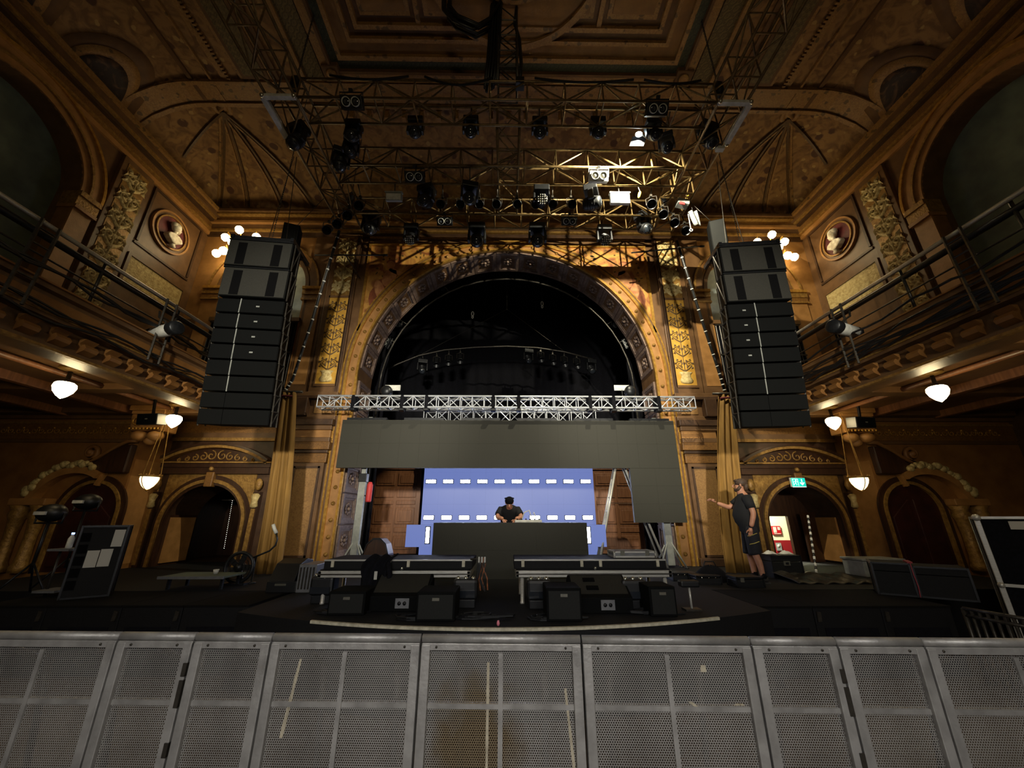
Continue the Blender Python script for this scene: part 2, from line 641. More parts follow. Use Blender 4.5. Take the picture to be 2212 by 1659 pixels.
# spandrel paintings
for s in (-1, 1):
    a0, a1 = math.acos(4.62 and 4.28 / 4.62), math.acos(1.66 / 4.62)
    cur = [(s * 4.62 * math.cos(a0 + (a1 - a0) * i / 14), ZS + 4.62 * math.sin(a0 + (a1 - a0) * i / 14)) for i in range(15)]
    pl = cur + [(s * 1.66, 9.98), (s * 4.28, 9.98)]
    MB().prism(pl, YW - 0.012, YW + 0.02).build('spandrel_painting', 'fresco', wb)
    fig = MB()      # a reclining figure, flat paint on the panel

    def blob(m_, x, z, rx, rz, an=0, lay=1):
        pts = []
        for k in range(12):
            t = 2 * PI * k / 12
            u_, v_ = rx * math.cos(t), rz * math.sin(t)
            pts.append((s * (x + u_ * math.cos(an) - v_ * math.sin(an)), z + u_ * math.sin(an) + v_ * math.cos(an)))
        m_.prism(pts, YW - 0.014 - 0.001 * lay, YW)
    for (x, z, rx, rz, an) in ((3.62, 9.28, .13, .16, 0), (3.62, 8.85, .20, .34, .3), (3.35, 9.0, .34, .07, .35), (3.0, 9.08, .20, .06, -.5),
                               (3.85, 8.35, .15, .42, -.35), (3.98, 7.75, .10, .36, .1)):
        blob(fig, x, z, rx, rz, an, 2)
    fig.build('painted_figure', 'fresco_skin', wb)
    fig = MB()
    for (x, z, rx, rz, an) in ((3.72, 8.5, .34, .30, .4), (3.95, 8.1, .22, .40, -.1), (3.3, 8.72, .20, .12, .5), (3.62, 9.40, .15, .09, 0)):
        blob(fig, x, z, rx, rz, an, 1)
    fig.build('painted_robe', 'fresco_robe', wb)
    fig = MB()
    for k in range(26):
        x = random.uniform(1.9, 4.15)
        zmin = ZS + math.sqrt(max(0, 4.72 ** 2 - x * x)) if x < 4.7 else 6
        z = random.uniform(zmin, 9.9)
        if zmin < 9.85:
            blob(fig, x, z, random.uniform(.03, .07), random.uniform(.02, .04), random.uniform(0, 3), 1)
    fig.build('painted_leaves', 'fresco_leaf', wb)
    MB().bx(s * 4.28, s * 4.36, YW - 0.05, YW, 7.0, 9.98).build('spandrel_border', 'gilt', wb)
for z0, z1, pr, mt in ((9.98, 10.06, .07, 'gilt'), (10.06, 10.24, .04, 'wall_brown'), (10.24, 10.30, .09, 'gilt_old')):
    MB().bx(-4.36, 4.36, YW - pr, YW, z0, z1).build('arch_frieze', mt, wb)
for z0, z1, pr, mt in ((10.30, 10.46, .05, 'wall_umber'), (10.46, 10.53, .13, 'gilt_old'), (10.53, 10.72, .10, 'wall_brown'), (10.72, 10.80, .20, 'wall_orange'),
                       (10.80, 10.95, .17, 'wall_stencil'), (10.95, 11.02, .30, 'gilt_old'), (11.02, 11.10, .36, 'wall_brown')):
    MB().bx(-9.5, 9.5, YW - pr, YW, z0, z1).build('cornice', mt, wb)
MB().bx(-9.4, 9.4, YW - 0.02, YW + .3, 11.0, 11.3).build('cornice_backing', 'wall_brown', wb)

for s in (-1, 1):
    def X(a, b):
        return (min(s * a, s * b), max(s * a, s * b))
    # upper pilaster with gilded panel
    x0, x1 = X(4.60, 5.42)
    MB().bx(x0, x1, YW - 0.10, YW, 5.05, 10.35).build('pilaster', 'wall_brown', wb, bev=0.01)
    MB().bx(s * 4.62, s * 4.70, YW - 0.13, YW, 5.1, 10.3).build('pilaster_edge', 'wall_umber', wb)
    xm, hw = s * 4.985, 0.275
    MB().bx(xm - hw, xm + hw, YW - 0.112, YW, 5.35, 8.05).build('gilded_panel', 'gilt_ground', wb)
    MB().bx(xm - hw, xm + hw, YW - 0.112, YW, 8.12, 10.25).build('relief_panel', 'gilt_old', wb)
    for a, b in ((5.28, 5.35), (8.05, 8.12), (10.25, 10.32)):
        MB().bx(xm - hw - .03, xm + hw + .03, YW - 0.13, YW, a, b).build('panel_rail', 'wall_brown', wb)
    for e in (-1, 1):
        MB().bx(xm + e * hw, xm + e * (hw + .03), YW - 0.13, YW, 5.35, 10.3).build('panel_stile', 'wall_brown', wb)
    q = MB()
    scrollwork(q, xm, 5.75, 8.0, hw * .95, YW - 0.113, 0.014, 0.42, 0.021)
    q.build('scrollwork', 'scroll_dark', wb)
    q = MB()
    q.lathe([(0.10, 0), (0.17, .03), (0.19, .10), (0.13, .20), (0.15, .28), (0.20, .33), (0.05, .36)], (xm, YW - 0.11, 5.40), (0, 0, 1), 12)
    for p_ in range(len(q.v)):
        q.v[p_].y = YW - 0.11 + (q.v[p_].y - YW + 0.11) * 0.25
    q.build('urn_relief', 'plaster_relief', wb)
    q = MB()
    scrollwork(q, xm, 8.2, 10.2, hw * .95, YW - 0.113, 0.04, 0.52, 0.05)
    q.build('acanthus_relief', 'plaster_relief', wb)
    # pier beside the niche
    x0, x1 = X(5.46, 6.04)
    MB().bx(x0, x1, YW - 0.05, YW, 5.05, 10.3).build('pier', 'wall_brown', wb)
    MB().bx(s * 5.56, s * 5.96, YW - 0.062, YW, 5.35, 8.05).build('pier_panel', 'wall_orange', wb)
    # lower storey: entablature, capital, panelled pilaster
    for z0, z1, pr, a, b, mt in ((4.98, 5.10, .20, 4.56, 6.1, 'wall_brown'), (4.90, 4.98, .26, 4.56, 6.15, 'wall_umber'), (4.46, 4.90, .10, 4.60, 6.0, 'wall_brown'),
                                 (4.34, 4.46, .16, 4.55, 5.6, 'wall_brown'), (4.18, 4.34, .26, 4.55, 5.62, 'wall_umber'), (4.06, 4.18, .20, 4.58, 5.56, 'wall_brown'),
                                 (3.86, 4.06, .16, 4.60, 5.52, 'wall_orange'), (3.74, 3.86, .22, 4.58, 5.58, 'wall_brown'), (3.54, 3.74, .24, 4.55, 5.62, 'wall_stencil'),
                                 (3.46, 3.54, .18, 4.60, 5.56, 'wall_umber'), (3.22, 3.46, .14, 4.62, 5.50, 'wall_stencil')):
        MB().bx(s * a, s * b, YW - pr, YW, z0, z1).build('entablature', mt, wb, bev=0.012)
    MB().bx(s * 4.70, s * 5.16, YW - 0.12, YW, 4.52, 4.84).build('plaque', 'wall_damask', wb, bev=0.01)
    MB().bx(s * 5.28, s * 5.62, YW - 0.30, YW, 4.42, 4.92).build('console_block', 'wall_umber', wb, bev=0.02)
    MB().bx(s * 4.66, s * 5.48, YW - 0.12, YW, STG, 3.22).build('lower_pilaster', 'wall_brown', wb)
    MB().bx(s * 4.78, s * 5.36, YW - 0.128, YW, 1.05, 3.08).build('pilaster_panel', 'wall_damask', wb)
    for a, b, c, d in ((4.74, 4.79, 1.0, 3.13), (5.35, 5.40, 1.0, 3.13), (4.74, 5.40, 3.08, 3.13), (4.74, 5.40, 1.0, 1.05)):
        MB().bx(s * a, s * b, YW - 0.15, YW, c, d).build('panel_bead', 'wall_umber', wb)
    MB().bx(s * 4.6, s * 5.6, YW - 0.2, YW, STG, 0.98).build('plinth', 'wall_umber', wb, bev=0.015)
    # side bay, lower: the wall round the doorway; upper: the wall round the niche
    xc = s * 7.45
    o_ = arch(xc, 1.75, 0.93, 0, 24)
    MB().prism([(xc + 2.05, 0), (xc + 2.05, 4.95), (xc - 1.65 if s > 0 else xc - 2.05, 4.95), (xc - 1.65 if s > 0 else xc - 2.05, 0)] + o_[::-1] if s > 0 else
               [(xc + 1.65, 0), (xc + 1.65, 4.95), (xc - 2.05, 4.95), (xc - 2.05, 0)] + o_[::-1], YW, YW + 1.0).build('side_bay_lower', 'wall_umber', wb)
    xn = s * 7.35
    nb = arch(xn, 8.45, 1.25, 7.38, 28)
    e0, e1 = X(5.8, 9.5)
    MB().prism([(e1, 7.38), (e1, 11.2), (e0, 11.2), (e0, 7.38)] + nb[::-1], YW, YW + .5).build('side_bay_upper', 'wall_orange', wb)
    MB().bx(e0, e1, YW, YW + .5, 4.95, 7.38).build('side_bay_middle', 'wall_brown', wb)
    MB().prism(arch(xn, 8.45, 1.3, 7.3, 24), YW + .34, YW + .4).build('niche_back', 'niche_blue', wb)
    for ra, rb, y0, mt in ((1.66, 1.60, .07, 'gilt_old'), (1.60, 1.36, .03, 'wall_orange'), (1.36, 1.25, .06, 'wall_brown'), (1.42, 1.39, .045, 'gilt_old')):
        MB().band(arch(xn, 8.45, ra, 8.45, 28), arch(xn, 8.45, rb, 8.45, 28), YW - y0, YW + .01).build('niche_moulding', mt, wb)
    for e in (-1, 1):
        c0 = xn + e * 1.25
        for z0, z1, ex, mt in ((8.36, 8.45, .09, 'gilt'), (8.20, 8.36, .05, 'gilt_old'), (8.06, 8.20, .03, 'wall_stencil'), (8.0, 8.06, .06, 'gilt_old')):
            MB().bx(c0 - e * .04, c0 + e * .50, YW - .03 - ex, YW + .1, z0, z1).build('impost', mt, wb)
        MB().bx(c0, c0 + e * .46, YW - .04, YW, 5.1, 8.0).build('niche_pier', 'wall_orange', wb)
    MB().bx(xn - 1.3, xn + 1.3, YW - .1, YW + .1, 7.28, 7.40).build('niche_sill', 'wall_brown', wb)
    q = MB()
    for k in range(24):
        x_ = xn - 1.22 + 2.44 * k / 23
        q.tube((x_, YW - .06, 5.3), (x_, YW - .06, 7.25), .012, 5)
    for z_ in (5.3, 6.3, 7.25):
        q.bx(xn - 1.25, xn + 1.25, YW - .085, YW - .035, z_ - .02, z_ + .02)
    q.build('box_grille', 'dark_steel', wb)
    MB().bx(xn - 1.25, xn + 1.25, YW - .03, YW, 5.2, 7.28).build('box_grille_back', 'black_fabric', wb)

    # --- doorway surround
    dr = struct('door_1' if s < 0 else 'door_2', (xc, YW, 0))

    def D(mb, name, mt, **k):
        return mb.build(name, mt, dr, **k)
    D(MB().band(arch(0, 1.75, 1.06, .8, 28), arch(0, 1.75, .98, .8, 28), -.10, .02), 'arch_bead', 'gilt_old')
    D(MB().band(arch(0, 1.75, 1.16, .8, 28), arch(0, 1.75, 1.06, .8, 28), -.05, .02), 'arch_band', 'wood_dark')
    D(MB().band(arch(0, 1.75, .98, .8, 28), arch(0, 1.75, .92, .8, 28), -.06, .02), 'arch_lip', 'wood_dark')
    for e in (-1, 1):
        D(MB().prism([(e * .04, 2.93)] + [(e * 1.16 * math.cos(t), 1.75 + 1.16 * math.sin(t)) for t in [PI / 2 - .04 - (PI / 2 - .3) * i / 10 for i in range(11)]] + [(e * 1.10, 2.93)],
                     -.03, .02), 'spandrel', 'gilt_old')
        col = D(MB().bx(e * 1.17, e * 1.33, -.14, 0, .8, 2.5), 'colonnette', 'wood_dark')
        D(MB().bx(e * 1.20, e * 1.30, -.155, -.1, .85, 2.1), 'colonnette_panel', 'gilt_old')
        D(MB().lathe([(.05, 0), (.09, .04), (.07, .16), (.10, .3), (.05, .34)], (e * 1.25, -.14, 2.12), (0, 0, 1), 8), 'colonnette_capital', 'plaster_relief')
        D(MB().ball((e * 1.25, -.13, 2.68), .10, 8, 6, (1, .6, 1.5)), 'carved_head', 'gilt_old')
    D(MB().bx(-.10, .10, -.16, 0, 2.62, 2.98), 'keystone', 'wall_stencil', bev=.02)
    D(MB().bx(-1.42, 1.42, -.12, 0, 2.94, 3.10), 'entablature', 'wood_dark')
    D(MB().bx(-1.46, 1.46, -.16, 0, 3.10, 3.20), 'entablature', 'wood_dark')
    D(MB().ball((0, -.14, 3.06), .06, 8, 6), 'boss', 'gilt_old')
    D(MB().bx(-1.48, 1.48, -.20, 0, 3.20, 3.235), 'entablature_fillet', 'gilt_old')
    rp, ha = 2.55, math.asin(1.42 / 2.55)
    pc = 3.72 - rp
    cur = lambda r: [(r * math.sin(ha - 2 * ha * i / 20), pc + r * math.cos(ha - 2 * ha * i / 20)) for i in range(21)]
    D(MB().band(cur(rp), cur(rp - .06), -.24, .0), 'pediment_moulding', 'wood_dark')
    D(MB().band(cur(rp - .06), cur(rp - .13), -.20, .0), 'pediment_bead', 'gilt_old')
    D(MB().prism([p for p in cur(rp - .13) if p[1] > 3.2] , -.06, .0), 'tympanum', 'wood_dark')
    q = MB()
    for e in (-1, 1):
        for k in range(5):
            x_, h_ = .14 + .2 * k, .32 - .055 * k
            pts = spiral(e * x_, 3.24 + h_ * .5, h_ * .42, .02, PI / 2, 1.2 * e, 14)
            q.path([(a, -.07, b) for a, b in pts], .016, 5)
    q.build('tympanum_scrolls', 'gilt_old', dr)
    # jamb panel, passage
    D(MB().bx(s * .86, s * .93, .12, .9, .86, 1.9), 'jamb_panel', 'wall_orange')
    D(MB().bx(s * .905, s * .935, .02, 1.0, .8, 2.2), 'jamb', 'wood_dark')
    # frieze between door and balcony
    for z0, z1, pr, mt in ((3.78, 3.86, .10, 'gilt_old'), (3.86, 4.0, .06, 'wall_brown'), (4.0, 4.3, .03, 'wall_stencil')):
        MB().bx(s * 5.62, s * 9.5, YW - pr, YW, z0, z1).build('frieze', mt, wb)

# passages behind the doorways
for s in (-1, 1):
    q = MB()
    q.bx(s * 9.0, s * 9.1, 11.1, 13.2, 0, 3.4)
    q.bx(s * 5.9, s * 6.0, 11.15, 13.2, 0, 3.4)
    q.bx(s * 6.0, s * 9.0, 11.1, 13.2, 3.3, 3.4)
    q.bx(s * 6.0, s * 9.0, 11.1, 13.2, .7, .8)
    if s < 0:
        q.bx(-9, -6, 13.1, 13.2, 0, 3.4)
    shell(q.build('wall_passage', 'wood_dark'))
shell(MB().bx(6.0, 9.0, 13.0, 13.1, 1.22, 3.4).build('wall_corridor', 'corridor_white'))
shell(MB().bx(6.0, 9.0, 12.97, 13.1, .8, 1.22).build('trim_1', 'corridor_red'))
q = MB().bx(6.5, 8.5, 11.1, 11.2, 1.93, 3.0)
q.bx(7.74, 8.5, 11.1, 11.2, .8, 1.93)
shell(q.build('wall_door_screen', 'wood_dark'))

# ------------------------------------------------------------ stage house
q = MB()
q.bx(-7.0, 7.0, 15.5, 15.6, 0, 11)
q.bx(-7.0, -6.9, 11.15, 15.6, 0, 11)
q.bx(6.9, 7.0, 11.15, 15.6, 0, 11)
q.bx(-7.0, 7.0, 11.15, 15.6, 10.9, 11)
shell(q.build('wall_stage', 'black_fabric'))


def drape(name, label, x0, x1, y, z0, z1, mat, waves, amp, yx=0.0):
    def fn(u, v):
        return Vector((x0 + (x1 - x0) * u, y + amp * math.sin(u * waves * 2 * PI) * (0.5 + 0.5 * (1 - v)) + yx * u, z0 + (z1 - z0) * v))
    o = MB().grid(fn, waves * 8, 6).build(name, mat, thick=0.01)
    return tag(o, label, 'drape')


drape('stage_drape', 'wide black backcloth hanging at the rear of the stage', -6.6, 6.6, 15.2, STG + .01, 10.6, 'black_fabric', 26, 0.06)
drape('stage_drape', 'black side leg drape hanging left of the lit blue screen', -4.65, -3.95, 11.9, STG + .01, 8.4, 'black_fabric', 4, 0.07)
drape('stage_drape', 'black side leg drape hanging right of the ladder', 4.0, 4.7, 11.9, STG + .01, 8.4, 'black_fabric', 4, 0.07)
# panelled timber walls either side of the rear screen
for s in (-1, 1):
    wp = struct('wall_panelled_left' if s < 0 else 'wall_panelled_right', (s * 4.0, 13.2, STG))
    MB().bx(-1.15, 1.15, 0, .1, 0.02, 4.0).build('panelling', 'wood_door', wp)
    for z0, z1, pr in ((3.2, 3.3, .12), (3.05, 3.2, .07), (2.7, 2.78, .09), (2.62, 2.7, .05)):
        MB().bx(-1.15, 1.15, -pr, 0, z0, z1).build('moulding', 'wood_door', wp)
    for i in range(3):
        for k, (z0, z1) in enumerate(((.15, .55), (.65, .8), (.9, 1.4), (1.5, 1.62), (1.72, 2.02), (2.1, 2.5))):
            x0 = -1.05 + .72 * i
            f_ = MB().bx(x0, x0 + .62, -.03, 0, z0, z1).build('panel', 'wood_door', wp, bev=.012)
            if k in (0, 2, 5):
                MB().bx(x0 + .08, x0 + .54, -.05, -.03, z0 + .07, z1 - .07).build('raised_field', 'wood_door', f_, bev=.012)

# ------------------------------------------------------------ side walls of the hall
YA, RA_, ZA = 5.4, 1.36, 8.73
for s in (-1, 1):
    side = 'left' if s < 0 else 'right'
    wl = struct('wall_' + side)
    x0, x1 = sorted((s * XS, s * (XS + .6)))

    def face(d):        # x of a surface standing d proud of the wall
        return s * (XS - d)
    op = [(YA + RA_, 4.7)] + arc(YA, ZA, RA_, 0, PI, 28) + [(YA - RA_, 4.7)]
    MB().prism([(YW + .2, 4.7), (YW + .2, 11.2), (-4, 11.2), (-4, 4.7)] + op[::-1], x0, x1, 'yz').build('masonry', 'wall_brown', wl)
    g0, g1 = sorted((s * 9.98, s * 10.08))
    MB().bx(g0, g1, 3.2, 7.6, 4.6, 10.6).build('gallery_back', 'gallery_green', wl)
    for ra, rb, pr, mt in ((1.80, 1.74, .10, 'gilt'), (1.74, 1.55, .05, 'wall_orange'), (1.55, 1.50, .08, 'gilt_old'), (1.50, 1.36, .03, 'wall_orange')):
        MB().band(arch(YA, ZA, ra, ZA, 32), arch(YA, ZA, rb, ZA, 32), face(pr), face(-.02), 'yz').build('arch_moulding', mt, wl)
    for e in (-1, 1):
        c0 = YA + e * RA_
        for z0, z1, ex, mt in ((8.60, 8.72, .12, 'gilt_old'), (8.36, 8.60, .08, 'gilt_old'), (8.28, 8.36, .11, 'wall_orange')):
            MB().bx(face(ex), face(-.3), c0 - e * .03, c0 + e * .42, z0, z1).build('impost', mt, wl)
        MB().bx(face(.04), face(-.3), c0, c0 + e * .38, 4.8, 8.28).build('arch_pier', 'wall_orange', wl)
    # pilaster with stucco relief
    MB().bx(face(.09), face(0), 7.22, 8.02, 4.8, 10.35).build('pilaster', 'wall_brown', wl, bev=.01)
    MB().bx(face(.10), face(0), 7.34, 7.90, 5.1, 10.2).build('relief_ground', 'gilt_old', wl)
    q = MB()
    scrollwork(q, 7.62, 5.15, 10.15, .27, 0, .05, .56, .055, P=lambda x, z, d: (face(.10 + d), x, z))
    q.build('acanthus_relief', 'plaster_relief', wl)
    # bust in a round niche
    yb, zb = 8.93, 9.45
    MB().lathe([(.44, 0), (.44, .03)], (face(.0), yb, zb), (-s, 0, 0), 28, False).build('niche_ground', 'maroon', wl)
    for ra, rb, pr, mt in ((.60, .55, .07, 'wall_orange'), (.55, .48, .04, 'wall_brown'), (.48, .44, .08, 'gilt_old')):
        MB().band(arc(yb, zb, ra, 0, 2 * PI, 32), arc(yb, zb, rb, 0, 2 * PI, 32), face(pr), face(0), 'yz').build('niche_ring', mt, wl)
    # light ornament panel under the bust and plain frames
    MB().bx(face(.03), face(0), 8.14, 9.86, 8.5, 8.56).build('frame_rail', 'wall_umber', wl)
    MB().bx(face(.035), face(0), 8.18, 9.8, 7.42, 8.12).build('ornament_panel', 'plaster_relief', wl)
    for a, b, c, d in ((8.10, 9.88, 8.12, 8.18), (8.10, 9.88, 7.36, 7.42), (8.10, 8.18, 7.42, 8.12), (9.80, 9.88, 7.42, 8.12)):
        MB().bx(face(.06), face(0), a, b, c, d).build('panel_frame', 'wall_brown', wl)
    for a, b, c, d in ((8.16, 9.84, 10.26, 10.32), (8.16, 8.22, 8.6, 10.26), (9.78, 9.84, 8.6, 10.26)):
        MB().bx(face(.04), face(0), a, b, c, d).build('wall_frame', 'wall_umber', wl)
    for z0, z1, pr, mt in ((10.35, 10.48, .06, 'wall_orange'), (10.48, 10.54, .14, 'gilt_old'), (10.54, 10.74, .10, 'wall_stencil'), (10.74, 10.82, .20, 'wall_umber'),
                           (10.82, 10.90, .26, 'gilt_old'), (10.90, 11.02, .32, 'wall_brown'), (11.02, 11.12, .40, 'ceiling_rib')):
        MB().bx(face(pr), face(-.1), -4, YW, z0, z1).build('cornice', mt, wl)

    b = thing('marble_bust', 'white bust in profile in a round maroon niche on the %s upper wall' % side, 'bust', (face(.15), yb, zb - .02))
    q = MB()
    q.ball((0, .0, .19), .13, 12, 9, (.85, 1.0, 1.15))
    q.ball((0, .06, .11), .085, 10, 7, (.75, 1, 1.1))
    q.path([(0, .10, .21), (0, .155, .16), (0, .12, .135)], .025, 6)
    q.ball((0, -.08, .23), .09, 10, 7, (.95, 1, 1))
    q.path([(0, -.01, -.10), (0, -.01, .0), (0, .02, .10)], .06, 10, radii=[.075, .055, .06])
    q.build('head', 'bust_white', b)
    MB().prism([(-.25, -.20), (-.21, -.10), (-.08, -.04), (.08, -.04), (.20, -.09), (.24, -.19), (.06, -.33), (-.06, -.33)], -.08, .09, 'yz').build('shoulders', 'bust_white', b, bev=.03)
    MB().lathe([(.03, -.44), (.08, -.40), (.05, -.33), (.09, -.28)], (0, .04, 0), (0, 0, 1), 10).build('socle', 'bust_white', b)

# ------------------------------------------------------------ vaulted ceiling
def vz(x, y):
    ax = abs(x)
    hs = math.sqrt(max(0, 1 - ((ax - 7.95) / 1.60) ** 2)) if ax > 7.95 else 1
    hb = math.sqrt(max(0, 1 - ((y - 7.25) / 2.9) ** 2)) if y > 7.25 else 1
    return ZC + (ZT - ZC) * min(hs, hb)


ce = struct('ceiling')


def spaced(a, b, pts):
    return sorted(set(pts + [a, b]))


xs = [-9.55, -9.53, -9.48, -9.4, -9.28, -9.1, -8.9, -8.65, -8.4, -8.15, -7.95, -7.0, -6, -5, -4.4]
xs = xs + [-2, 0, 2] + [-x for x in xs[::-1]]
ys = [-4, -2, 0, 2, 4, 5, 6, 6.7, 7.25] + [7.25 + 2.9 * math.sin(PI / 2 * i / 12) for i in range(1, 13)]
q = MB()
q.add([(x, y, vz(x, y)) for y in ys for x in xs], [(j * len(xs) + i, j * len(xs) + i + 1, (j + 1) * len(xs) + i + 1, (j + 1) * len(xs) + i)
                                                   for j in range(len(ys) - 1) for i in range(len(xs) - 1)], True)
q.build('vault', 'ceiling_fresco', ce)


def strip(pts, wd, drop, mat, name, tdir=None):
    """moulding following the vault through plan points"""
    vs, fs = [], []
    P = []
    for (ax_, ay_), (bx_, by_) in zip(pts[:-1], pts[1:]):
        n = max(1, int(math.hypot(bx_ - ax_, by_ - ay_) / .25))
        for i in range(n):
            P.append((ax_ + (bx_ - ax_) * i / n, ay_ + (by_ - ay_) * i / n))
    P.append(pts[-1])
    m = len(P)
    for i, (x, y) in enumerate(P):
        a, b = P[max(i - 1, 0)], P[min(i + 1, m - 1)]
        tx, ty = b[0] - a[0], b[1] - a[1]
        l = math.hypot(tx, ty) or 1
        nx, ny = -ty / l * wd / 2, tx / l * wd / 2
        za, zb_ = vz(x + nx, min(y + ny, YW - .01)), vz(x - nx, min(y - ny, YW - .01))
        vs += [(x + nx, y + ny, za + .02), (x + nx, y + ny, za - drop), (x - nx, y - ny, zb_ - drop), (x - nx, y - ny, zb_ + .02)]
    for i in range(m - 1):
        for k in range(3):
            fs.append((i * 4 + k, i * 4 + k + 1, i * 4 + k + 5, i * 4 + k + 4))
    return MB().add(vs, fs).build(name, mat, ce)


XE = 9.47
curve = [(-XE + .02, 7.2), (-9.4, 7.2), (-9.2, 7.2), (-8.8, 7.2), (-7.95, 7.2), (7.95, 7.2), (8.8, 7.2), (9.2, 7.2), (9.4, 7.2), (XE - .02, 7.2)]
strip([(x, 7.28) for x, y in curve], .10, .10, 'ceiling_rib', 'cross_rib')
strip([(x, 7.00) for x, y in curve], .42, .05, 'ceiling_rib', 'cross_rib_band')
strip([(x, 6.74) for x, y in curve], .09, .10, 'ceiling_rib', 'cross_rib')
for s in (-1, 1):
    strip([(s * 7.95, -4), (s * 7.95, 7.2)], .10, .06, 'ceiling_brown', 'long_rib')
    strip([(s * 7.45, -4), (s * 7.45, 7.2)], .05, .07, 'ceiling_rib', 'long_rib')
    strip([(s * 7.1, -4), (s * 7.1, 6.75)], .14, .04, 'ceiling_rib', 'dentil_band')
    dn = MB()
    for k in range(70):
        dn.bx(s * 7.03, s * 6.95, 1.2 + k * .08, 1.24 + k * .08, ZT - .07, ZT)
    dn.build('dentils', 'ceiling_rib', ce)
    # long panels between the rib and the great coffer
    for y0, y1 in ((-3.5, -.6), (0.0, 3.0), (3.3, 6.72)):
        for d, dz, mt in ((0, .05, 'ceiling_rib'), (.08, .075, 'ceiling_brown'), (.16, .09, 'ceiling_dark')):
            MB().bx(s * (6.70 - d), s * (5.88 + d), y0 + d, y1 - d, ZT - dz, ZT + .01).build('ceiling_panel', mt, ce)
    # fans of ribs in the corner vault
    o0 = (s * 7.7, 7.5)
    for ex in (9.3, 8.4, 7.3, 6.3):
        strip([o0, (s * ex, YW - .12)], .055, .07, 'scroll_dark', 'fan_rib')
        strip([(o0[0] + s * .1, o0[1]), (s * (ex + .12), YW - .12)], .05, .06, 'ceiling_rib', 'fan_rib')
    strip([o0, (s * 9.3, 8.4)], .055, .07, 'scroll_dark', 'fan_rib')
    q = MB().lathe([(.30, 0), (.28, .05), (.20, .07), (.17, .04), (.09, .05), (.05, .16), (0, .2)], (s * 7.72, 7.38, vz(7.72, 7.38) + .02), (0, 0, -1), 16)
    q.build('rib_boss', 'ceiling_rib', ce)
    # lunettes with painted portraits over the side cornice
    for yc in (2.4, 4.35, 6.2):
        def cove(y, t, off):
            an = R_(8 + 66 * t)
            return Vector((s * (7.95 + 1.6 * math.cos(an) * .999 - off * math.cos(an)), y, ZC + (ZT - ZC) * math.sin(an) - off * math.sin(an)))
        for r, off, mt, nm in ((.84, .03, 'ceiling_brown', 'lunette_hood'), (.66, .05, 'ceiling_rib', 'lunette_ring'), (.50, .065, 'portrait', 'lunette_portrait')):
            q = MB()
            vs = [cove(yc, .02, off)]
            for k in range(21):
                a_ = PI * k / 20
                vs.append(cove(yc + r * math.cos(a_), .02 + r * 1.05 * math.sin(a_), off))
            rows = 5
            V, Fc = [], []
            for j in range(rows + 1):
                for k in range(21):
                    a_ = PI * k / 20
                    rr = r * (1 - j / rows)
                    V.append(cove(yc + rr * math.cos(a_), .02 + rr * 1.05 * math.sin(a_), off))
            for j in range(rows):
                for k in range(20):
                    Fc.append((j * 21 + k, j * 21 + k + 1, (j + 1) * 21 + k + 1, (j + 1) * 21 + k))
            q.add(V, Fc, True).build(nm, mt, ce, thick=.01)

# great coffered field
def frame(x, y1, wd, z0, z1, mat, name, y0=-4.0):
    q = MB()
    q.bx(-x, x, y1 - wd, y1, z0, z1)
    q.bx(-x, -x + wd, y0, y1 - wd, z0, z1)
    q.bx(x - wd, x, y0, y1 - wd, z0, z1)
    q.build(name, mat, ce)


frame(4.52, 6.62, .20, ZT - .16, ZT + .02, 'ceiling_rib', 'coffer_frame')
frame(4.32, 6.42, .06, ZT - .20, ZT + .02, 'ceiling_brown', 'coffer_frame')
frame(4.26, 6.36, .22, ZT - .09, ZT + .02, 'ceiling_green', 'coffer_band')
frame(4.04, 6.14, .10, ZT - .17, ZT + .02, 'ceiling_rib', 'coffer_frame')
frame(3.94, 6.04, .26, ZT - .07, ZT + .02, 'ceiling_ochre', 'coffer_band')
frame(3.68, 5.78, .08, ZT - .15, ZT + .02, 'ceiling_rib', 'coffer_frame')
frame(3.60, 5.70, .16, ZT - .05, ZT + .02, 'ceiling_brown', 'coffer_band')
frame(3.44, 5.54, .09, ZT - .13, ZT + .02, 'ceiling_rib', 'coffer_frame')
MB().bx(-3.35, 3.35, -4, 5.45, ZT - .02, ZT + .02).build('coffer_field', 'ceiling_brown', ce)
for s in (-1, 1):
    MB().bx(s * 4.6, s * 5.05, -4, 6.62, ZT - .03, ZT + .02).build('side_band', 'ceiling_dark', ce)
    MB().bx(s * 5.05, s * 5.15, -4, 6.7, ZT - .09, ZT + .02).build('side_rib', 'ceiling_rib', ce)
    MB().bx(s * 5.72, s * 5.80, -4, 6.7, ZT - .06, ZT + .02).build('side_rib', 'ceiling_brown', ce)
    MB().bx(s * 1.95, s * 2.05, -4, 5.45, ZT - .10, ZT).build('coffer_rib', 'ceiling_rib', ce)
    for x0, x1 in ((2.15, 3.25), (.35, 1.85)):
        for d, dz, mt in ((0, .05, 'ceiling_rib'), (.10, .075, 'ceiling_ochre')):
            MB().bx(s * (x0 + d), s * (x1 - d), 2.6 + d, 5.32 - d, ZT - dz, ZT).build('coffer_panel', mt, ce)
    MB().bx(s * 4.10, s * 4.50, 6.22, 6.60, ZT - .22, ZT).build('corner_block', 'ceiling_brown', ce, bev=.03)
    MB().lathe([(.13, 0), (.11, .03), (.05, .04)], (s * 4.30, 6.41, ZT - .22), (0, 0, -1), 12).build('corner_rosette', 'ceiling_rib', ce)
MB().bx(-4.4, 4.4, 6.78, 6.86, ZT - .1, ZT).build('rear_rib', 'ceiling_rib', ce)
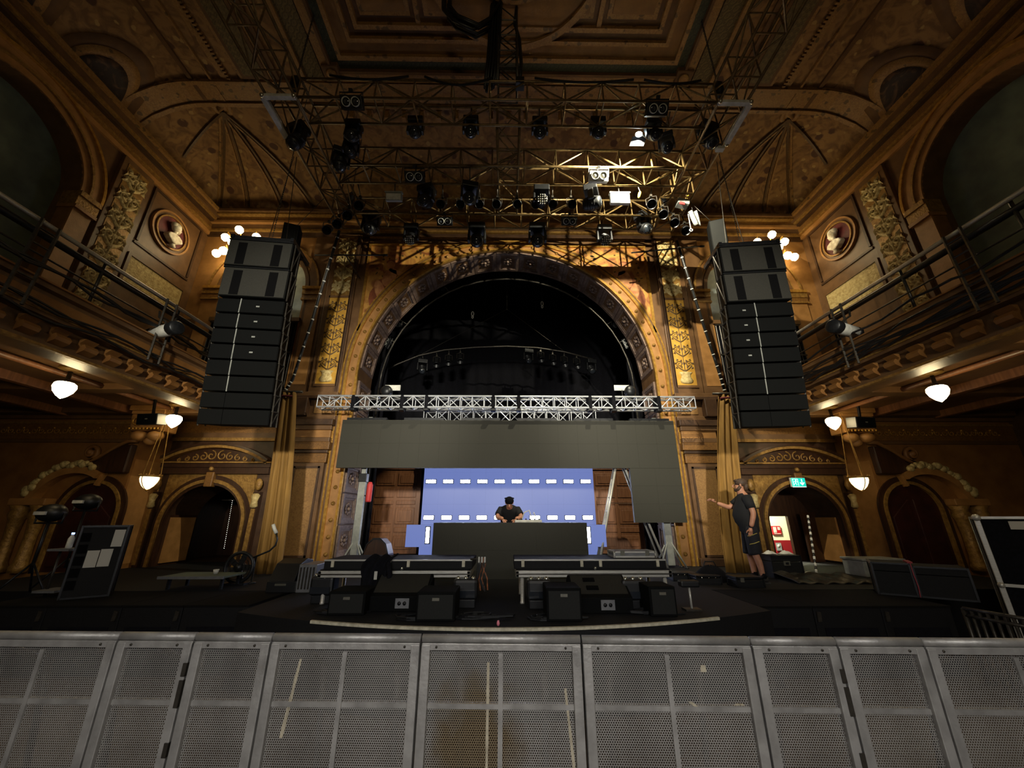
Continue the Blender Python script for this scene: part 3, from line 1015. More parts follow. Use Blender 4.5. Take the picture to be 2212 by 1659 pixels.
for ra, rb, dz, mt in ((1.95, 1.82, .12, 'ceiling_rib'), (1.82, 1.1, .04, 'ceiling_ochre'), (1.1, 1.0, .10, 'ceiling_rib')):
    MB().band(arc(.1, 3.95, ra, 0, 2 * PI, 48), arc(.1, 3.95, rb, 0, 2 * PI, 48), ZT - dz - .05, ZT, 'xy').build('medallion_ring', mt, ce)
MB().lathe([(.42, 0), (.40, .08), (.30, .14), (.30, .02)], (.12, 4.62, ZT - .05), (0, 0, -1), 20).build('medallion_boss', 'ceiling_dark', ce)
# small consoles along the rear rib
cn = MB().bx(-.05, .05, -.12, .0, -.28, 0)
cn.bx(-.08, .08, -.15, 0, -.04, 0)
con = cn.build('rib_console', 'ceiling_rib', ce)
for k in range(19):
    p_ = (-4.2 + 8.4 * k / 18, 7.52, vz(0, 7.52) - .02)
    if k:
        inst(con, 'rib_console', p_, None, ce)
    else:
        con.location = p_

# ============================================================ BALCONIES AND THE AISLES UNDER THEM
for s in (-1, 1):
    side = 'left' if s < 0 else 'right'
    bl = struct('balcony_' + side)

    def B(poly, name, mat, y0=-2.5, y1=YW):
        return MB().prism([(s * x, z) for x, z in poly], y0, y1).build(name, mat, bl)
    B([(6.46, 4.16), (6.46, 4.22), (6.62, 4.25), (6.62, 4.4), (6.95, 4.4), (6.95, 4.16)], 'lower_cornice', 'wall_brown')
    B([(6.66, 4.4), (6.66, 4.56), (6.52, 4.58), (6.52, 4.64), (6.62, 4.66), (6.62, 4.96), (6.54, 4.98), (6.54, 5.05), (6.82, 5.05), (6.82, 4.4)], 'parapet', 'wall_brown')
    B([(6.50, 4.63), (6.50, 4.66), (6.62, 4.68), (6.62, 4.63)], 'cornice_fillet', 'gilt_old')
    B([(6.50, 5.05), (6.50, 5.075), (6.86, 5.075), (6.86, 5.05)], 'parapet_cap', 'wall_ochre')
    B([(6.44, 4.13), (6.44, 4.17), (6.52, 4.17), (6.52, 4.13)], 'edge_bead', 'gilt_old')
    B([(6.9, 4.36), (6.9, 4.6), (12.5, 4.6), (12.5, 4.36)], 'slab', 'wall_brown')
    B([(6.66, 4.72), (6.605, 4.74), (6.605, 4.90), (6.66, 4.92)], 'parapet_frieze', 'wall_ochre')
    # scrolled brackets under the parapet
    q = MB()
    pr = [(0, .0), (-.03, .0), (-.12, .05), (-.14, .10), (-.10, .15), (-.05, .13), (-.02, .17), (-.10, .24), (0, .24)]
    q.prism([(s * (-a), b) for a, b in [(-x_, z_) for x_, z_ in pr]][::1], -.10, .10)
    br = q.build('bracket', 'wall_ochre', bl)
    for k in range(22):
        p_ = (s * 6.64, 1.6 + .40 * k, 4.28)
        if k:
            inst(br, 'bracket', p_, None, bl)
        else:
            br.location = p_
    # steel hand rails
    for x, z, r, mt in ((6.56, 5.84, .035, 'aluminium'), (6.62, 5.70, .05, 'black_metal'), (6.60, 5.40, .014, 'dark_steel')):
        MB().tube((s * x, -2, z), (s * x, YW - .05, z), r, 8).build('rail', mt, bl)
    for k in range(7):
        MB().tube((s * 6.62, .9 + 1.5 * k, 5.05), (s * 6.60, .9 + 1.5 * k, 5.86), .022, 6).build('rail_post', 'dark_steel', bl)
    # light frames bolted to the parapet
    for y in (4.3, 6.4, 8.3):
        q = MB()
        q.tube((s * 6.40, y, 4.55), (s * 6.50, y + .1, 5.85), .022, 5)
        q.tube((s * 6.40, y + .22, 4.55), (s * 6.50, y + .32, 5.85), .022, 5)
        for j in range(5):
            z = 4.7 + .25 * j
            q.tube((s * (6.41 + .018 * j), y + .02 * j, z), (s * (6.41 + .018 * j), y + .22 + .02 * j, z), .015, 5)
        q.build('ladder_frame', 'dark_steel', bl)
    # cable looms sagging along the parapet
    rnd = random.Random(3 + s)
    for j in range(7):
        pts = []
        z = rnd.uniform(4.5, 5.2)
        for k in range(30):
            y = 1 + 8.2 * k / 29
            pts.append((s * (6.44 - .02 * rnd.random()), y, z + .10 * abs(math.sin(k * .55 + j)) - .05 + .03 * rnd.random()))
        MB().path(pts, .014 + .008 * rnd.random(), 5).build('cable', 'black_plastic', bl)
    # soffit beams
    for y in (-1.0, 1.28, 3.56, 5.0, 7.28, 9.05):
        MB().bx(s * 6.9, s * 12.4, y - .14, y + .14, 4.24, 4.38).build('soffit_beam', 'wall_brown', bl, bev=.02)
    for x in (7.0, 8.9, 10.6):
        MB().bx(s * (x - .08), s * (x + .08), -2, YW, 4.20, 4.38).build('soffit_beam', 'wood_door', bl, bev=.02)
    MB().tube((s * 7.85, -2, 4.30), (s * 7.85, 9.1, 4.30), .05, 8).build('soffit_moulding', 'wood_door', bl)

    # end wall of the aisle
    we = struct('wall_end_' + side)
    xc, zs, r = s * 9.35, 2.02, .64
    a, b = sorted((s * 8.74, s * 12.6))
    ol = [(b, 0), (b, 4.36), (a, 4.36), (a, 0)]
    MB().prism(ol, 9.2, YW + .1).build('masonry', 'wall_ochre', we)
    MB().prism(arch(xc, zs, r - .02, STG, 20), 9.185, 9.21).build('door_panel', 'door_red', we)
    for k in (-1, 1):
        MB().prism([(xc + k * .06, STG + .1), (xc + k * .52, STG + .1), (xc + k * .52, 1.9), (xc + k * .06, 2.3)], 9.165, 9.2).build('door_leaf_panel', 'door_red', we, bev=.01)
    MB().band(arch(xc, zs, r + .05, STG, 24), arch(xc, zs, r - .02, STG, 24), 9.13, 9.21).build('arch_bead', 'gilt_old', we)
    MB().band(arch(xc, zs, r + .16, STG, 24), arch(xc, zs, r + .05, STG, 24), 9.16, 9.21).build('arch_band', 'wood_dark', we)
    MB().box((xc + s * -.08, 9.12, zs + r + .05), (.07, .1, .26), Matrix.Rotation(s * -.35, 3, 'Y')).build('keystone', 'wall_orange', we)
    for z0, z1, prj, mt in ((4.22, 4.36, .16, 'wall_umber'), (4.14, 4.22, .10, 'wall_brown'), (4.02, 4.08, .06, 'gilt_old'), (3.66, 4.02, .03, 'wall_stencil'), (3.58, 3.64, .05, 'wall_brown')):
        MB().bx(s * 8.74, s * 12.6, 9.2 - prj, 9.2, z0, z1).build('frieze_moulding', mt, we)
    q = MB()
    for k in range(9):
        x = 9.0 + .36 * k
        for sg in (-1, 1):
            q.path([(s * p_[0], 9.15, p_[1]) for p_ in spiral(x + sg * .09, 3.85, .075, .015, PI / 2 + sg, 1.1 * sg, 10)], .013, 5)
        q.ball((s * x, 9.15, 3.92), .03, 6, 4)
        q.ball((s * (x + .18), 9.15, 3.80), .022, 6, 4)
    q.build('frieze_scrolls', 'gilt', we)
    # volute and broken pediment over the arched door
    q = MB()
    q.path([(s * p_[0], 9.14, p_[1]) for p_ in [(8.74, 3.62), (8.95, 3.60), (9.2, 3.46), (9.42, 3.28), (9.62, 3.16)] + spiral(9.72, 3.34, .19, .03, -PI / 2, -1.35, 18)], .05, 6)
    q.ball((s * 9.72, 9.12, 3.34), .07, 8, 6)
    q.build('volute', 'wall_ochre', we)
    MB().prism([(s * x, z) for x, z in [(8.74, 3.52), (8.95, 3.5), (9.2, 3.36), (9.45, 3.14), (9.62, 3.02), (9.60, 2.86), (8.74, 2.86)]], 9.05, 9.2).build('dark_hood', 'wood_dark', we, bev=.03)
    q = MB()
    q.band([(s * (9.75 + .95 * math.cos(t)), 2.15 + .85 * math.sin(t)) for t in [.15 + (2.0 * k / 16) for k in range(17)]],
           [(s * (9.75 + .80 * math.cos(t)), 2.15 + .70 * math.sin(t)) for t in [.15 + (2.0 * k / 16) for k in range(17)]], 9.0, 9.2)
    q.build('hood_moulding', 'wall_orange', we)
    q = MB()
    rnd = random.Random(5)
    for k in range(22):
        t = .25 + 1.7 * k / 21
        q.ball((s * (9.8 + (.88 + .1 * rnd.random()) * math.cos(t)), 9.02, 2.2 + (.80 + .1 * rnd.random()) * math.sin(t)), .06 + .05 * rnd.random(), 7, 5, (1, .7, .9))
    q.build('carved_leaves', 'plaster_relief', we)
    for dx in (.98, 1.42):
        q = MB()
        q.lathe([(.15, .8), (.16, .9), (.12, 1.0), (.10, 1.5), (.13, 1.85), (.17, 1.95), (.14, 2.05), (.19, 2.15)], (s * (9.35 + dx), 9.1, 0), (0, 0, 1), 12)
        q.build('half_column', 'gilt_old', we)
    MB().bx(s * 10.15, s * 10.95, 8.95, 9.2, 2.15, 2.3).build('column_entablature', 'wall_orange', we, bev=.02)
    MB().bx(s * 8.735, s * 8.77, 9.25, YW, .9, 3.2).build('return_panel', 'wall_orange', we)
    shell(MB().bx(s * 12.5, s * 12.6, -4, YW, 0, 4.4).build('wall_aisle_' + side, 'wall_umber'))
    # carved console under the balcony at the corner
    cn = thing('carved_console', 'carved gilded stone console holding up the balcony over the %s aisle' % side, 'console', (s * 8.29, 8.97, 4.36))
    q = MB()
    q.bx(-.42, .42, -.30, .22, -.12, 0)
    q.bx(-.38, .38, -.26, .22, -.20, -.12)
    q.build('abacus', 'wall_orange', cn, bev=.015)
    MB().prism([(-.24, -.2), (-.24, -.30), (-.20, -.5), (-.22, -.58), (.22, -.58), (.22, -.2)], -.37, .37, 'yz').build('block', 'wall_orange', cn, bev=.02)
    q = MB()
    for sg in (-1, 1):
        q.path([(p_[0], -.26, p_[1]) for p_ in spiral(sg * .20, -.36, .12, .02, 0, 1.4 * sg, 16)], .02, 6)
    q.ball((0, -.26, -.40), .07, 8, 6)
    for k in range(9):
        q.ball((-.32 + .08 * k, -.25, -.54), .03, 6, 4)
    q.build('scrolls', 'gilt', cn)
    q = MB()
    for sg in (-1, 1):
        q.ball((sg * .19, -.10, -.68), .17, 10, 7, (1, .9, .7))
    q.ball((0, 0, -.78), .12, 8, 6, (1, 1, .8))
    q.build('drop', 'wall_orange', cn)

# ============================================================ LAMPS OF THE HOUSE
def ceiling_globe(label, loc):
    t = thing('ceiling_lamp', label, 'lamp', loc, group=None)
    MB().lathe([(.16, .0), (.16, -.03), (.05, -.06)], (0, 0, 0), (0, 0, 1), 14).build('canopy', 'gilt_old', t)
    MB().lathe([(.03, -.06), (.03, -.2), (.07, -.23), (.12, -.26)], (0, 0, 0), (0, 0, 1), 10).build('fitter', 'dark_steel', t)
    MB().lathe([(.09, -.25), (.135, -.285), (.145, -.34), (.12, -.42), (.065, -.49), (.015, -.53), (.0, -.54)], (0, 0, 0), (0, 0, 1), 16).build('glass', 'lamp_glass', t)
    return t


for s in (-1, 1):
    side = 'left' if s < 0 else 'right'
    ceiling_globe('acorn glass lamp on the soffit of the %s balcony, the one nearer the camera' % side, (s * 7.42, 6.2, 4.30))
    ceiling_globe('acorn glass lamp on the soffit of the %s balcony, beside the speaker hang' % side, (s * 7.40, 8.42, 4.30))
    ceiling_globe('acorn glass lamp on the %s balcony soffit, outside the picture' % side, (s * 7.42, 3.95, 4.30))
    ceiling_globe('acorn glass lamp far back under the %s balcony' % side, (s * 7.42, 1.7, 4.30))
    # hanging bowl
    p = at(322, 1040, Y=8.75) if s < 0 else at(1857, 1042, Y=8.75)
    t = thing('hanging_lamp', 'glass bowl lamp hung on chains in front of the %s side door' % side, 'lamp', (p.x, p.y, 4.36))
    zz = p.z - 4.36
    for k in range(3):
        a = 2 * PI * k / 3 + .4
        MB().tube((0.02 * math.cos(a), .02 * math.sin(a), -.05), (.175 * math.cos(a), .175 * math.sin(a), zz + .12), .008, 5).build('chain', 'gilt_old', t)
    MB().lathe([(.05, 0), (.05, -.05), (.02, -.08)], (0, 0, 0), (0, 0, 1), 10).build('ceiling_hook', 'gilt_old', t)
    q = MB().path([(.185 * math.cos(2 * PI * k / 20), .185 * math.sin(2 * PI * k / 20), zz + .11) for k in range(20)], .02, 6, closed=True)
    for k in range(10):
        a = 2 * PI * k / 10
        q.ball((.19 * math.cos(a), .19 * math.sin(a), zz + .13), .016, 6, 4, (1, 1, 1.6))
    q.build('ring', 'gilt_old', t)
    MB().lathe([(.165, .10), (.17, .05), (.15, -.02), (.105, -.10), (.05, -.155), (.015, -.17)], (0, 0, zz), (0, 0, 1), 18).build('bowl', 'lamp_bowl', t)
    for k in range(3):
        a = 2 * PI * k / 3 + .4
        MB().path([(rr * 1.03 * math.cos(a), rr * 1.03 * math.sin(a), zz + h) for rr, h in ((.165, .10), (.17, .05), (.15, -.02), (.105, -.10), (.05, -.155), (.01, -.18))], .008, 5).build('strap', 'gilt_old', t)
    MB().ball((0, 0, zz - .19), .022, 6, 5).build('finial', 'gilt_old', t)
    # candelabra on the pier of the upper back wall
    cx = s * 8.05
    cz = at(1705, 600, Y=9.75).z + .45
    t = thing('wall_candelabra', 'branched wall lamp with glowing glass globes behind the %s speaker hang' % side, 'lamp', (cx, 9.98, cz))
    MB().lathe([(.02, -.75), (.07, -.6), (.04, -.45), (.09, -.3), (.06, -.1), (.10, .05), (.05, .3), (.07, .5), (.02, .62)], (0, -.06, 0), (0, 0, 1), 10).build('backplate', 'gilt', t)
    heads = [(-.62, -.28, .30), (-.22, -.55, .18), (.28, -.5, .22), (.66, -.26, .36), (-.40, -.40, .78), (.0, -.50, .98), (.42, -.36, .84), (0, -.62, .42)]
    for hx, hy, hz in heads:
        arm = MB().path([(0, -.08, hz * .3 - .05), (hx * .35, hy * .5, hz * .45 - .16), (hx * .8, hy * .9, hz - .04), (hx * 1.0, hy, hz + .13), (hx * 1.08, hy * 1.02, hz + .05)], .018, 6).build('arm', 'gilt', t)
        MB().lathe([(.03, .0), (.06, -.03), (.05, -.05)], (hx * 1.08, hy * 1.02, hz + .05), (0, 0, 1), 10).build('gallery', 'gilt', arm)
        MB().lathe([(.05, -.03), (.10, -.08), (.115, -.14), (.09, -.21), (.03, -.26), (0, -.265)], (hx * 1.08, hy * 1.02, hz + .05), (0, 0, 1), 12).build('globe', 'lamp_bulb', arm)

# ============================================================ CROWD BARRIER
def perforated(name, w_, z0, z1, mat, parent, pitch=.0132, r=.0043, x0=0.0):
    V, Fc = [], []
    dz = pitch * math.sqrt(3) / 2
    rows = int((z1 - z0) / dz)
    cols = int(w_ / pitch)
    R = pitch / math.sqrt(3)
    dirs = [(math.cos(PI / 6 + k * PI / 3), math.sin(PI / 6 + k * PI / 3)) for k in range(6)]
    for j in range(rows):
        cz = z0 + dz * (j + .5)
        for i in range(cols):
            cx = x0 + pitch * (i + .5 + (.5 if j % 2 else 0))
            if cx > x0 + w_ - R:
                continue
            o = len(V)
            V += [(cx + R * c, 0, cz + R * s_) for c, s_ in dirs] + [(cx + r * c, 0, cz + r * s_) for c, s_ in dirs]
            Fc += [(o + k, o + (k + 1) % 6, o + 6 + (k + 1) % 6, o + 6 + k) for k in range(6)]
    me = bpy.data.meshes.new(name)
    me.from_pydata(V, [], Fc)
    me.materials.append(M[mat])
    ob = bpy.data.objects.new(name, me)
    COL.objects.link(ob)
    ob.parent = parent
    ob['kind'] = 'stuff'
    return ob


BANG = -math.atan(.039)
bdir = Vector((math.cos(BANG), math.sin(BANG), 0))
B0 = Vector((0, 2.82, 0))
sheets = {}


def barrier(x0, x1, label, wide=True, blotch=False, gate=False):
    w_ = x1 - x0
    o = thing('crowd_barrier', label, 'barrier', B0 + bdir * x0, (0, 0, BANG), 'aluminium crowd barrier sections')
    g = .006
    HT = 1.2
    MB().path([(g, -.0, HT - .024), (w_ - g, -.0, HT - .024)], .024, 12).build('top_rail', 'galvanised', o)
    MB().bx(g, w_ - g, -.022, .03, HT - .085, HT - .046).build('top_plate', 'galvanised', o, bev=.004)
    for a in (g, w_ - g - .055):
        MB().bx(a, a + .055, -.026, .03, .02, HT - .055).build('upright', 'galvanised', o, bev=.004)
    MB().bx(.055, w_ - .055, -.006, .03, .812, .838).build('cross_bar', 'galvanised', o)
    MB().bx(.055, w_ - .055, .004, .03, .40, .44).build('cross_bar', 'galvanised', o)
    if wide:
        MB().bx(w_ / 2 - .014, w_ / 2 + .014, -.012, .0, .05, HT - .1).build('centre_bar', 'galvanised', o)
    key = w_ > .7
    if blotch:
        perforated('perforated_sheet', w_ - .11, .05, HT - .08, 'perforated_brown', o, x0=.055)
    elif key in sheets:
        k_ = (w_ - .11) / sheets[key][1]
        c = inst(sheets[key][0], 'perforated_sheet', (.055 * (1 - k_), 0, 0), None, o, (k_, 1, 1))
        c['kind'] = 'stuff'
    else:
        sheets[key] = (perforated('perforated_sheet', w_ - .11, .05, HT - .08, 'perforated', o, x0=.055), w_ - .11)
    # folding struts and floor plate
    for a in ([.22, w_ - .22] if wide else [w_ / 2]):
        MB().tube((a, .03, HT - .10), (a, .30, HT - .25), .018, 6).build('strut_arm', 'dark_steel', o)
        MB().tube((a, .30, HT - .25), (a, .42, .01), .02, 6).build('rear_strut', 'dark_steel', o)
    MB().bx(g, w_ - g, -.75, .95, 0, .012).build('floor_plate', 'galvanised', o)
    for a in (.1, w_ - .1):
        MB().lathe([(.007, 0), (.007, .006)], (a, -.022, HT - .065), (0, -1, 0), 8).build('bolt', 'dark_steel', o)
    if gate:
        for z in (1.02, .93, .86, .62):
            MB().bx(w_ - .026, w_ - .001, -.034, .0, z - .05, z + .02).build('hinge', 'dark_steel', o)
    return o


# sheet of the middle section: soft-edged brownish area low down
m = pm('perforated_brown', '9a9894', 0.5, 0.45, second='807d79', scale=2.2, detail=6)
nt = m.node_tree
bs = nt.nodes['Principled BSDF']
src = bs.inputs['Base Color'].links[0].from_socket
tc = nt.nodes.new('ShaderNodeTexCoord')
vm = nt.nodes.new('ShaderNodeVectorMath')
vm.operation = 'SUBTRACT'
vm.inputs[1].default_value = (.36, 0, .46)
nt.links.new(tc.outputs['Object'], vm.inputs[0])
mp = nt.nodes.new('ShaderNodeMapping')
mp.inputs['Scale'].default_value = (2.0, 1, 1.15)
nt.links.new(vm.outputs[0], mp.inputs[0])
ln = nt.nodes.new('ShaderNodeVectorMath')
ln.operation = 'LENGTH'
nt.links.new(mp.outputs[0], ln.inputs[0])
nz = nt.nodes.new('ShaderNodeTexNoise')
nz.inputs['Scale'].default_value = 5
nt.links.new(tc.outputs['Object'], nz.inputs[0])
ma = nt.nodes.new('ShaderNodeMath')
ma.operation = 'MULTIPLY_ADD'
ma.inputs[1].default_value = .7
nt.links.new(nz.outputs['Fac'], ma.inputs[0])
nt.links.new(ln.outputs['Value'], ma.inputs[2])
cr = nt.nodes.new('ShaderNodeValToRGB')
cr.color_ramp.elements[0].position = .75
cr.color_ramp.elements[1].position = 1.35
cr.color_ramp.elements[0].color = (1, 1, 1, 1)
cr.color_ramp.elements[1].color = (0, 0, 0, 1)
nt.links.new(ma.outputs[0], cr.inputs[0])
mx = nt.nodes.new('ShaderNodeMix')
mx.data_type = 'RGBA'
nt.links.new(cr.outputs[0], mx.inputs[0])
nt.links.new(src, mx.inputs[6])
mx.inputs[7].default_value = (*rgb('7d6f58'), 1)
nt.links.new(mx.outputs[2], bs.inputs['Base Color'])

secs = [(-3.46, -2.49, 'wide crowd barrier section at the far left edge of the picture', True, False),
        (-2.49, -1.99, 'narrow crowd barrier section left of the hinged gap, second from the left edge', False, False),
        (-1.99, -1.49, 'narrow crowd barrier section between the hinged gap and the section with two long tape streaks', False, False),
        (-1.49, -.535, 'wide crowd barrier section with two long slanted pale tape streaks', True, False),
        (-.535, .47, 'middle crowd barrier section with a brownish area and torn tape', True, True),
        (.47, 1.51, 'wide crowd barrier section with three small pale tape patches', True, False),
        (1.51, 2.03, 'narrow crowd barrier section just right of the one with three tape patches', False, False),
        (2.03, 2.55, 'narrow crowd barrier section right of the ragged dark hinge gap', False, False),
        (2.55, 3.60, 'wide crowd barrier section at the far right edge of the picture', True, False)]
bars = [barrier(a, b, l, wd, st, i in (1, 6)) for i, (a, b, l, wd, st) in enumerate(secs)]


def residue(o, pts, wd):
    """torn strip of tape left on the sheet"""
    vs = []
    for i, (x, z) in enumerate(pts):
        k = wd * (.6 + .5 * random.random())
        vs += [(x - k, z), (x + k, z)]
    n = len(pts)
    q = MB()
    q.add([(x, -.003, z) for x, z in vs] + [(x, -.001, z) for x, z in vs],
          [(2 * i, 2 * i + 1, 2 * i + 3, 2 * i + 2) for i in range(n - 1)] + [(2 * n + 2 * i, 2 * n + 2 * i + 2, 2 * n + 2 * i + 3, 2 * n + 2 * i + 1) for i in range(n - 1)])
    q.build('tape_residue', 'tape', o)


residue(bars[3], [(.15 + .006 * k, .66 + .05 * k) for k in range(9)], .011)
residue(bars[3], [(.165 + .002 * k, .76 + .03 * k) for k in range(8)], .004)
residue(bars[4], [(.425, .40 + .05 * k) for k in range(14) if k != 6], .009)
residue(bars[4], [(.895 + .004 * k, .92 - .045 * k) for k in range(10)], .008)
residue(bars[4], [(.66, .455), (.72, .44), (.80, .447), (.86, .442), (.90, .45)], .02)
residue(bars[5], [(.735, 1.01), (.735, 1.045)], .022)
residue(bars[5], [(.63, .86), (.66, .84), (.67, .83)], .018)
residue(bars[5], [(.90, .845), (.92, .855), (.94, .845)], .016)

# ============================================================ LED SCREENS
def screen(name, label, loc, parts, mat, dep=.09):
    """LED wall built of square tiles in a frame; parts = (name, x0, x1, z0, z1)"""
    t = thing(name, label, 'screen', loc)
    for nm, x0, x1, z0, z1 in parts:
        o = MB().bx(x0, x1, 0, dep, z0, z1).build(nm + '_cabinet', 'led_frame', t)
        nx, nz = max(1, round((x1 - x0) / .5)), max(1, round((z1 - z0) / .5))
        tw, th = (x1 - x0) / nx, (z1 - z0) / nz
        tile = None
        for i in range(nx):
            for j in range(nz):
                p_ = (x0 + tw * (i + .5), -.004, z0 + th * (j + .5))
                if tile is None:
                    tile = MB().box((0, 0, 0), (tw - .0015, .008, th - .0015)).build('tile', mat, o)
                    tile.location = p_
                else:
                    inst(tile, 'tile', p_, None, o)
    return t


YH = 9.55
hz0, hz1 = at(1095, 1011, Y=YH).z, at(1095, 908, Y=YH).z
hx0, hx1 = at(733, 960, Y=YH).x, at(1461, 960, Y=YH).x
lx0, lz0 = at(1368, 1090, Y=YH).x, at(1420, 1129, Y=YH).z
hd = screen('led_header_screen', 'dark grey unlit overhead LED screen with a leg hanging down at its right end', (0, YH, 0),
            [('header', hx0, hx1, hz0, hz1), ('leg', lx0, hx1, lz0, hz0 - .002)], 'led_grey')
for k in range(6):
    x = hx0 + .6 + (hx1 - hx0 - 1.2) * k / 5
    MB().bx(x - .5, x + .5, -.0, .12, hz1, hz1 + .06).build('hanging_bar', 'black_metal', hd)
    MB().tube((x, .06, hz1 + .05), (x, .06, at(1094, 879, Y=9.3).z - .012), .012, 6).build('hanging_strap', 'black_metal', hd)
YB2 = 12.6
bx0, bx1 = at(914, 1060, Y=YB2).x, at(1283, 1060, Y=YB2).x
bz1 = 4.25
rs = screen('led_rear_screen', 'lit blue LED screen at the back of the stage behind the performer', (0, YB2, 0), [('screen', bx0, bx1, STG + .02, bz1)], 'led_blue')


def light_bar(label, p, wd, hg, group):
    t = thing('led_light_bar', label, 'light', p, group=group)
    MB().bx(-wd / 2 - .02, wd / 2 + .02, 0, .06, -hg / 2 - .02, hg / 2 + .02).build('housing', 'black_metal', t)
    MB().bx(-wd / 2, wd / 2, -.012, 0, -hg / 2, hg / 2).build('diffuser', 'led_bar', t, bev=.008)


ORD = ['first', 'second', 'third', 'fourth', 'fifth', 'sixth', 'seventh', 'eighth', 'ninth', 'tenth']
for i in range(10):
    p = at(931 + 37.1 * i, 1040, Y=YB2 - .08)
    light_bar('%s glowing white light bar from the left in the upper row on the blue screen' % ORD[i], p, .30, .10, 'light bars on the blue screen')
for i in range(10):
    p = at(926 + 38.2 * i, 1118, Y=YB2 - .08)
    light_bar('%s glowing white light bar from the left in the lower row on the blue screen' % ORD[i], p, .30, .10, 'light bars on the blue screen')

# performer's booth
YD = 8.05
dx0, dx1 = at(933, 1190, Y=YD).x, at(1271, 1190, Y=YD).x
booth = screen('booth', 'dark grey booth clad in LED tiles standing on the stage between the two risers', (0, YD, 0), [('fascia', dx0, dx1, STG, STG + 1.0)], 'led_grey')
booth['category'] = 'booth'
MB().bx(dx0, dx1, .09, .85, STG + .96, STG + 1.0).build('table_top', 'black_plastic', booth)
for x in (dx0 + .1, dx1 - .14):
    for y in (.15, .75):
        MB().bx(x, x + .04, y, y + .04, STG, STG + .96).build('leg', 'black_metal', booth)
for s, l in ((-1, 'left'), (1, 'right')):
    xa = dx0 - .02 if s < 0 else dx1 + .02
    wx = screen('led_wing_screen', 'small lit blue LED tile panel sticking out at the %s of the booth' % l, (0, 8.96, 0),
                [('panel', *sorted((xa - s * .3, at(877 if s < 0 else 1309, 1155, Y=8.96).x)), STG + .50, STG + .95)], 'led_blue')
    MB().bx(xa + s * .02, xa + s * .06, .1, .14, STG, STG + .55).build('post', 'black_metal', wx)
    p = at(923.5 if s < 0 else 1271.5, 1156, Y=8.90)
    light_bar('upright glowing white light tube at the %s end of the booth' % l, p, .07, .32, 'light tubes beside the booth')
# mixing gear on the booth
p = Vector((.42, YD + .45, STG + 1.0))
t = thing('mixing_console', 'pale tangle of mixing gear lying on the booth beside the performer', 'console', p)
MB().bx(-.25, .3, -.2, .2, 0.001, .05).build('body', 'white_paint', t, bev=.01)
MB().path([(-.1, 0, .07), (-.05, .02, .2), (.05, 0, .24), (.1, -.02, .1), (.15, 0, .2), (.2, 0, .07)], .012, 6).build('cable', 'white_paint', t)
for k in range(6):
    MB().lathe([(.015, 0), (.012, .03)], (-.2 + .09 * k, -.08, .05), (0, 0, 1), 8).build('knob', 'black_plastic', t)

# ============================================================ TRUSSES
def truss(name, label, p0, p1, s, half, rc, rb, mat, group=None, zdown=False):
    """box truss; p0-p1 is the centre line; one object per chord and brace"""
    p0, p1 = Vector(p0), Vector(p1)
    t = thing(name, label, 'truss', p0, group=group)
    d = p1 - p0
    L = d.length
    d.normalize()
    up = Vector((0, 0, 1)) if abs(d.z) < .9 else Vector((0, 1, 0))
    sd = d.cross(up).normalized()
    h = s / 2
    for a in (-h, h):
        for b in (-h, h):
            MB().tube(sd * a + up * b, sd * a + up * b + d * L, rc, 8).build('chord', mat, t)
    n = max(2, round(L / half))
    st = L / n
    unit_p = unit_d = None
    faces = [(sd * -h, up), (sd * h, up), (up * -h, sd), (up * h, sd)]
    dl = math.hypot(st, s)
    for fi, (off, ax) in enumerate(faces):
        for i in range(n + 1):
            c = off + d * (st * i)
            rot = ax.to_track_quat('Z', 'Y').to_euler()
            if unit_p is None:
                unit_p = MB().tube((0, 0, -h), (0, 0, h), rb, 5).build('post', mat, t)
                unit_p.location, unit_p.rotation_euler = c, rot
            else:
                inst(unit_p, 'post', c, rot, t)
            if i < n:
                sg = 1 if (i + fi) % 2 == 0 else -1
                v = (d * st + ax * (s * sg)).normalized()
                c = off + d * (st * (i + .5))
                rot = v.to_track_quat('Z', 'Y').to_euler()
                if unit_d is None:
                    unit_d = MB().tube((0, 0, -dl / 2), (0, 0, dl / 2), rb, 5).build('diagonal', mat, t)
                    unit_d.location, unit_d.rotation_euler = c, rot
                else:
                    inst(unit_d, 'diagonal', c, rot, t)
    return t


RZ, RS = 9.3, .50        # underside of the rig, truss size
zc = RZ + RS / 2
RG = 'trusses of the overhead lighting rig'
truss('lighting_truss', 'front cross truss of the overhead rig, the highest in the picture', (-3.95, 5.06 + .25, zc), (3.95, 5.31, zc), RS, .72, .026, .016, 'truss_bronze', RG)
truss('lighting_truss', 'middle cross truss of the overhead rig, lit golden on its right half', (-3.95, 6.50 + .25, zc), (3.95, 6.75, zc), RS, .72, .028, .017, 'truss_bronze', RG)
truss('lighting_truss', 'rear cross truss of the overhead rig, nearest the arch', (-3.95, 7.95 + .25, zc), (3.95, 8.2, zc), RS, .72, .026, .016, 'truss_bronze', RG)
truss('lighting_truss', 'left side truss of the overhead rig running from above the camera to the arch', (-4.23, 2.0, zc), (-4.23, 8.5, zc), .52, .65, .026, .016, 'truss_bronze', RG)
truss('lighting_truss', 'right side truss of the overhead rig running from above the camera to the arch', (4.23, 2.0, zc), (4.23, 8.5, zc), .52, .65, .026, .016, 'truss_bronze', RG)
truss('lighting_truss', 'centre spine truss of the overhead rig joining the three cross trusses', (0.0, 5.57, zc), (0.0, 7.94, zc), .46, .6, .024, .014, 'truss_bronze', RG)
truss('lighting_truss', 'upright mast truss hanging from the ceiling to the middle of the rig', (-.02, 5.30, RZ + RS + .03), (-.02, 5.30, ZT - .06), .38, .5, .022, .013, 'dark_steel', RG)
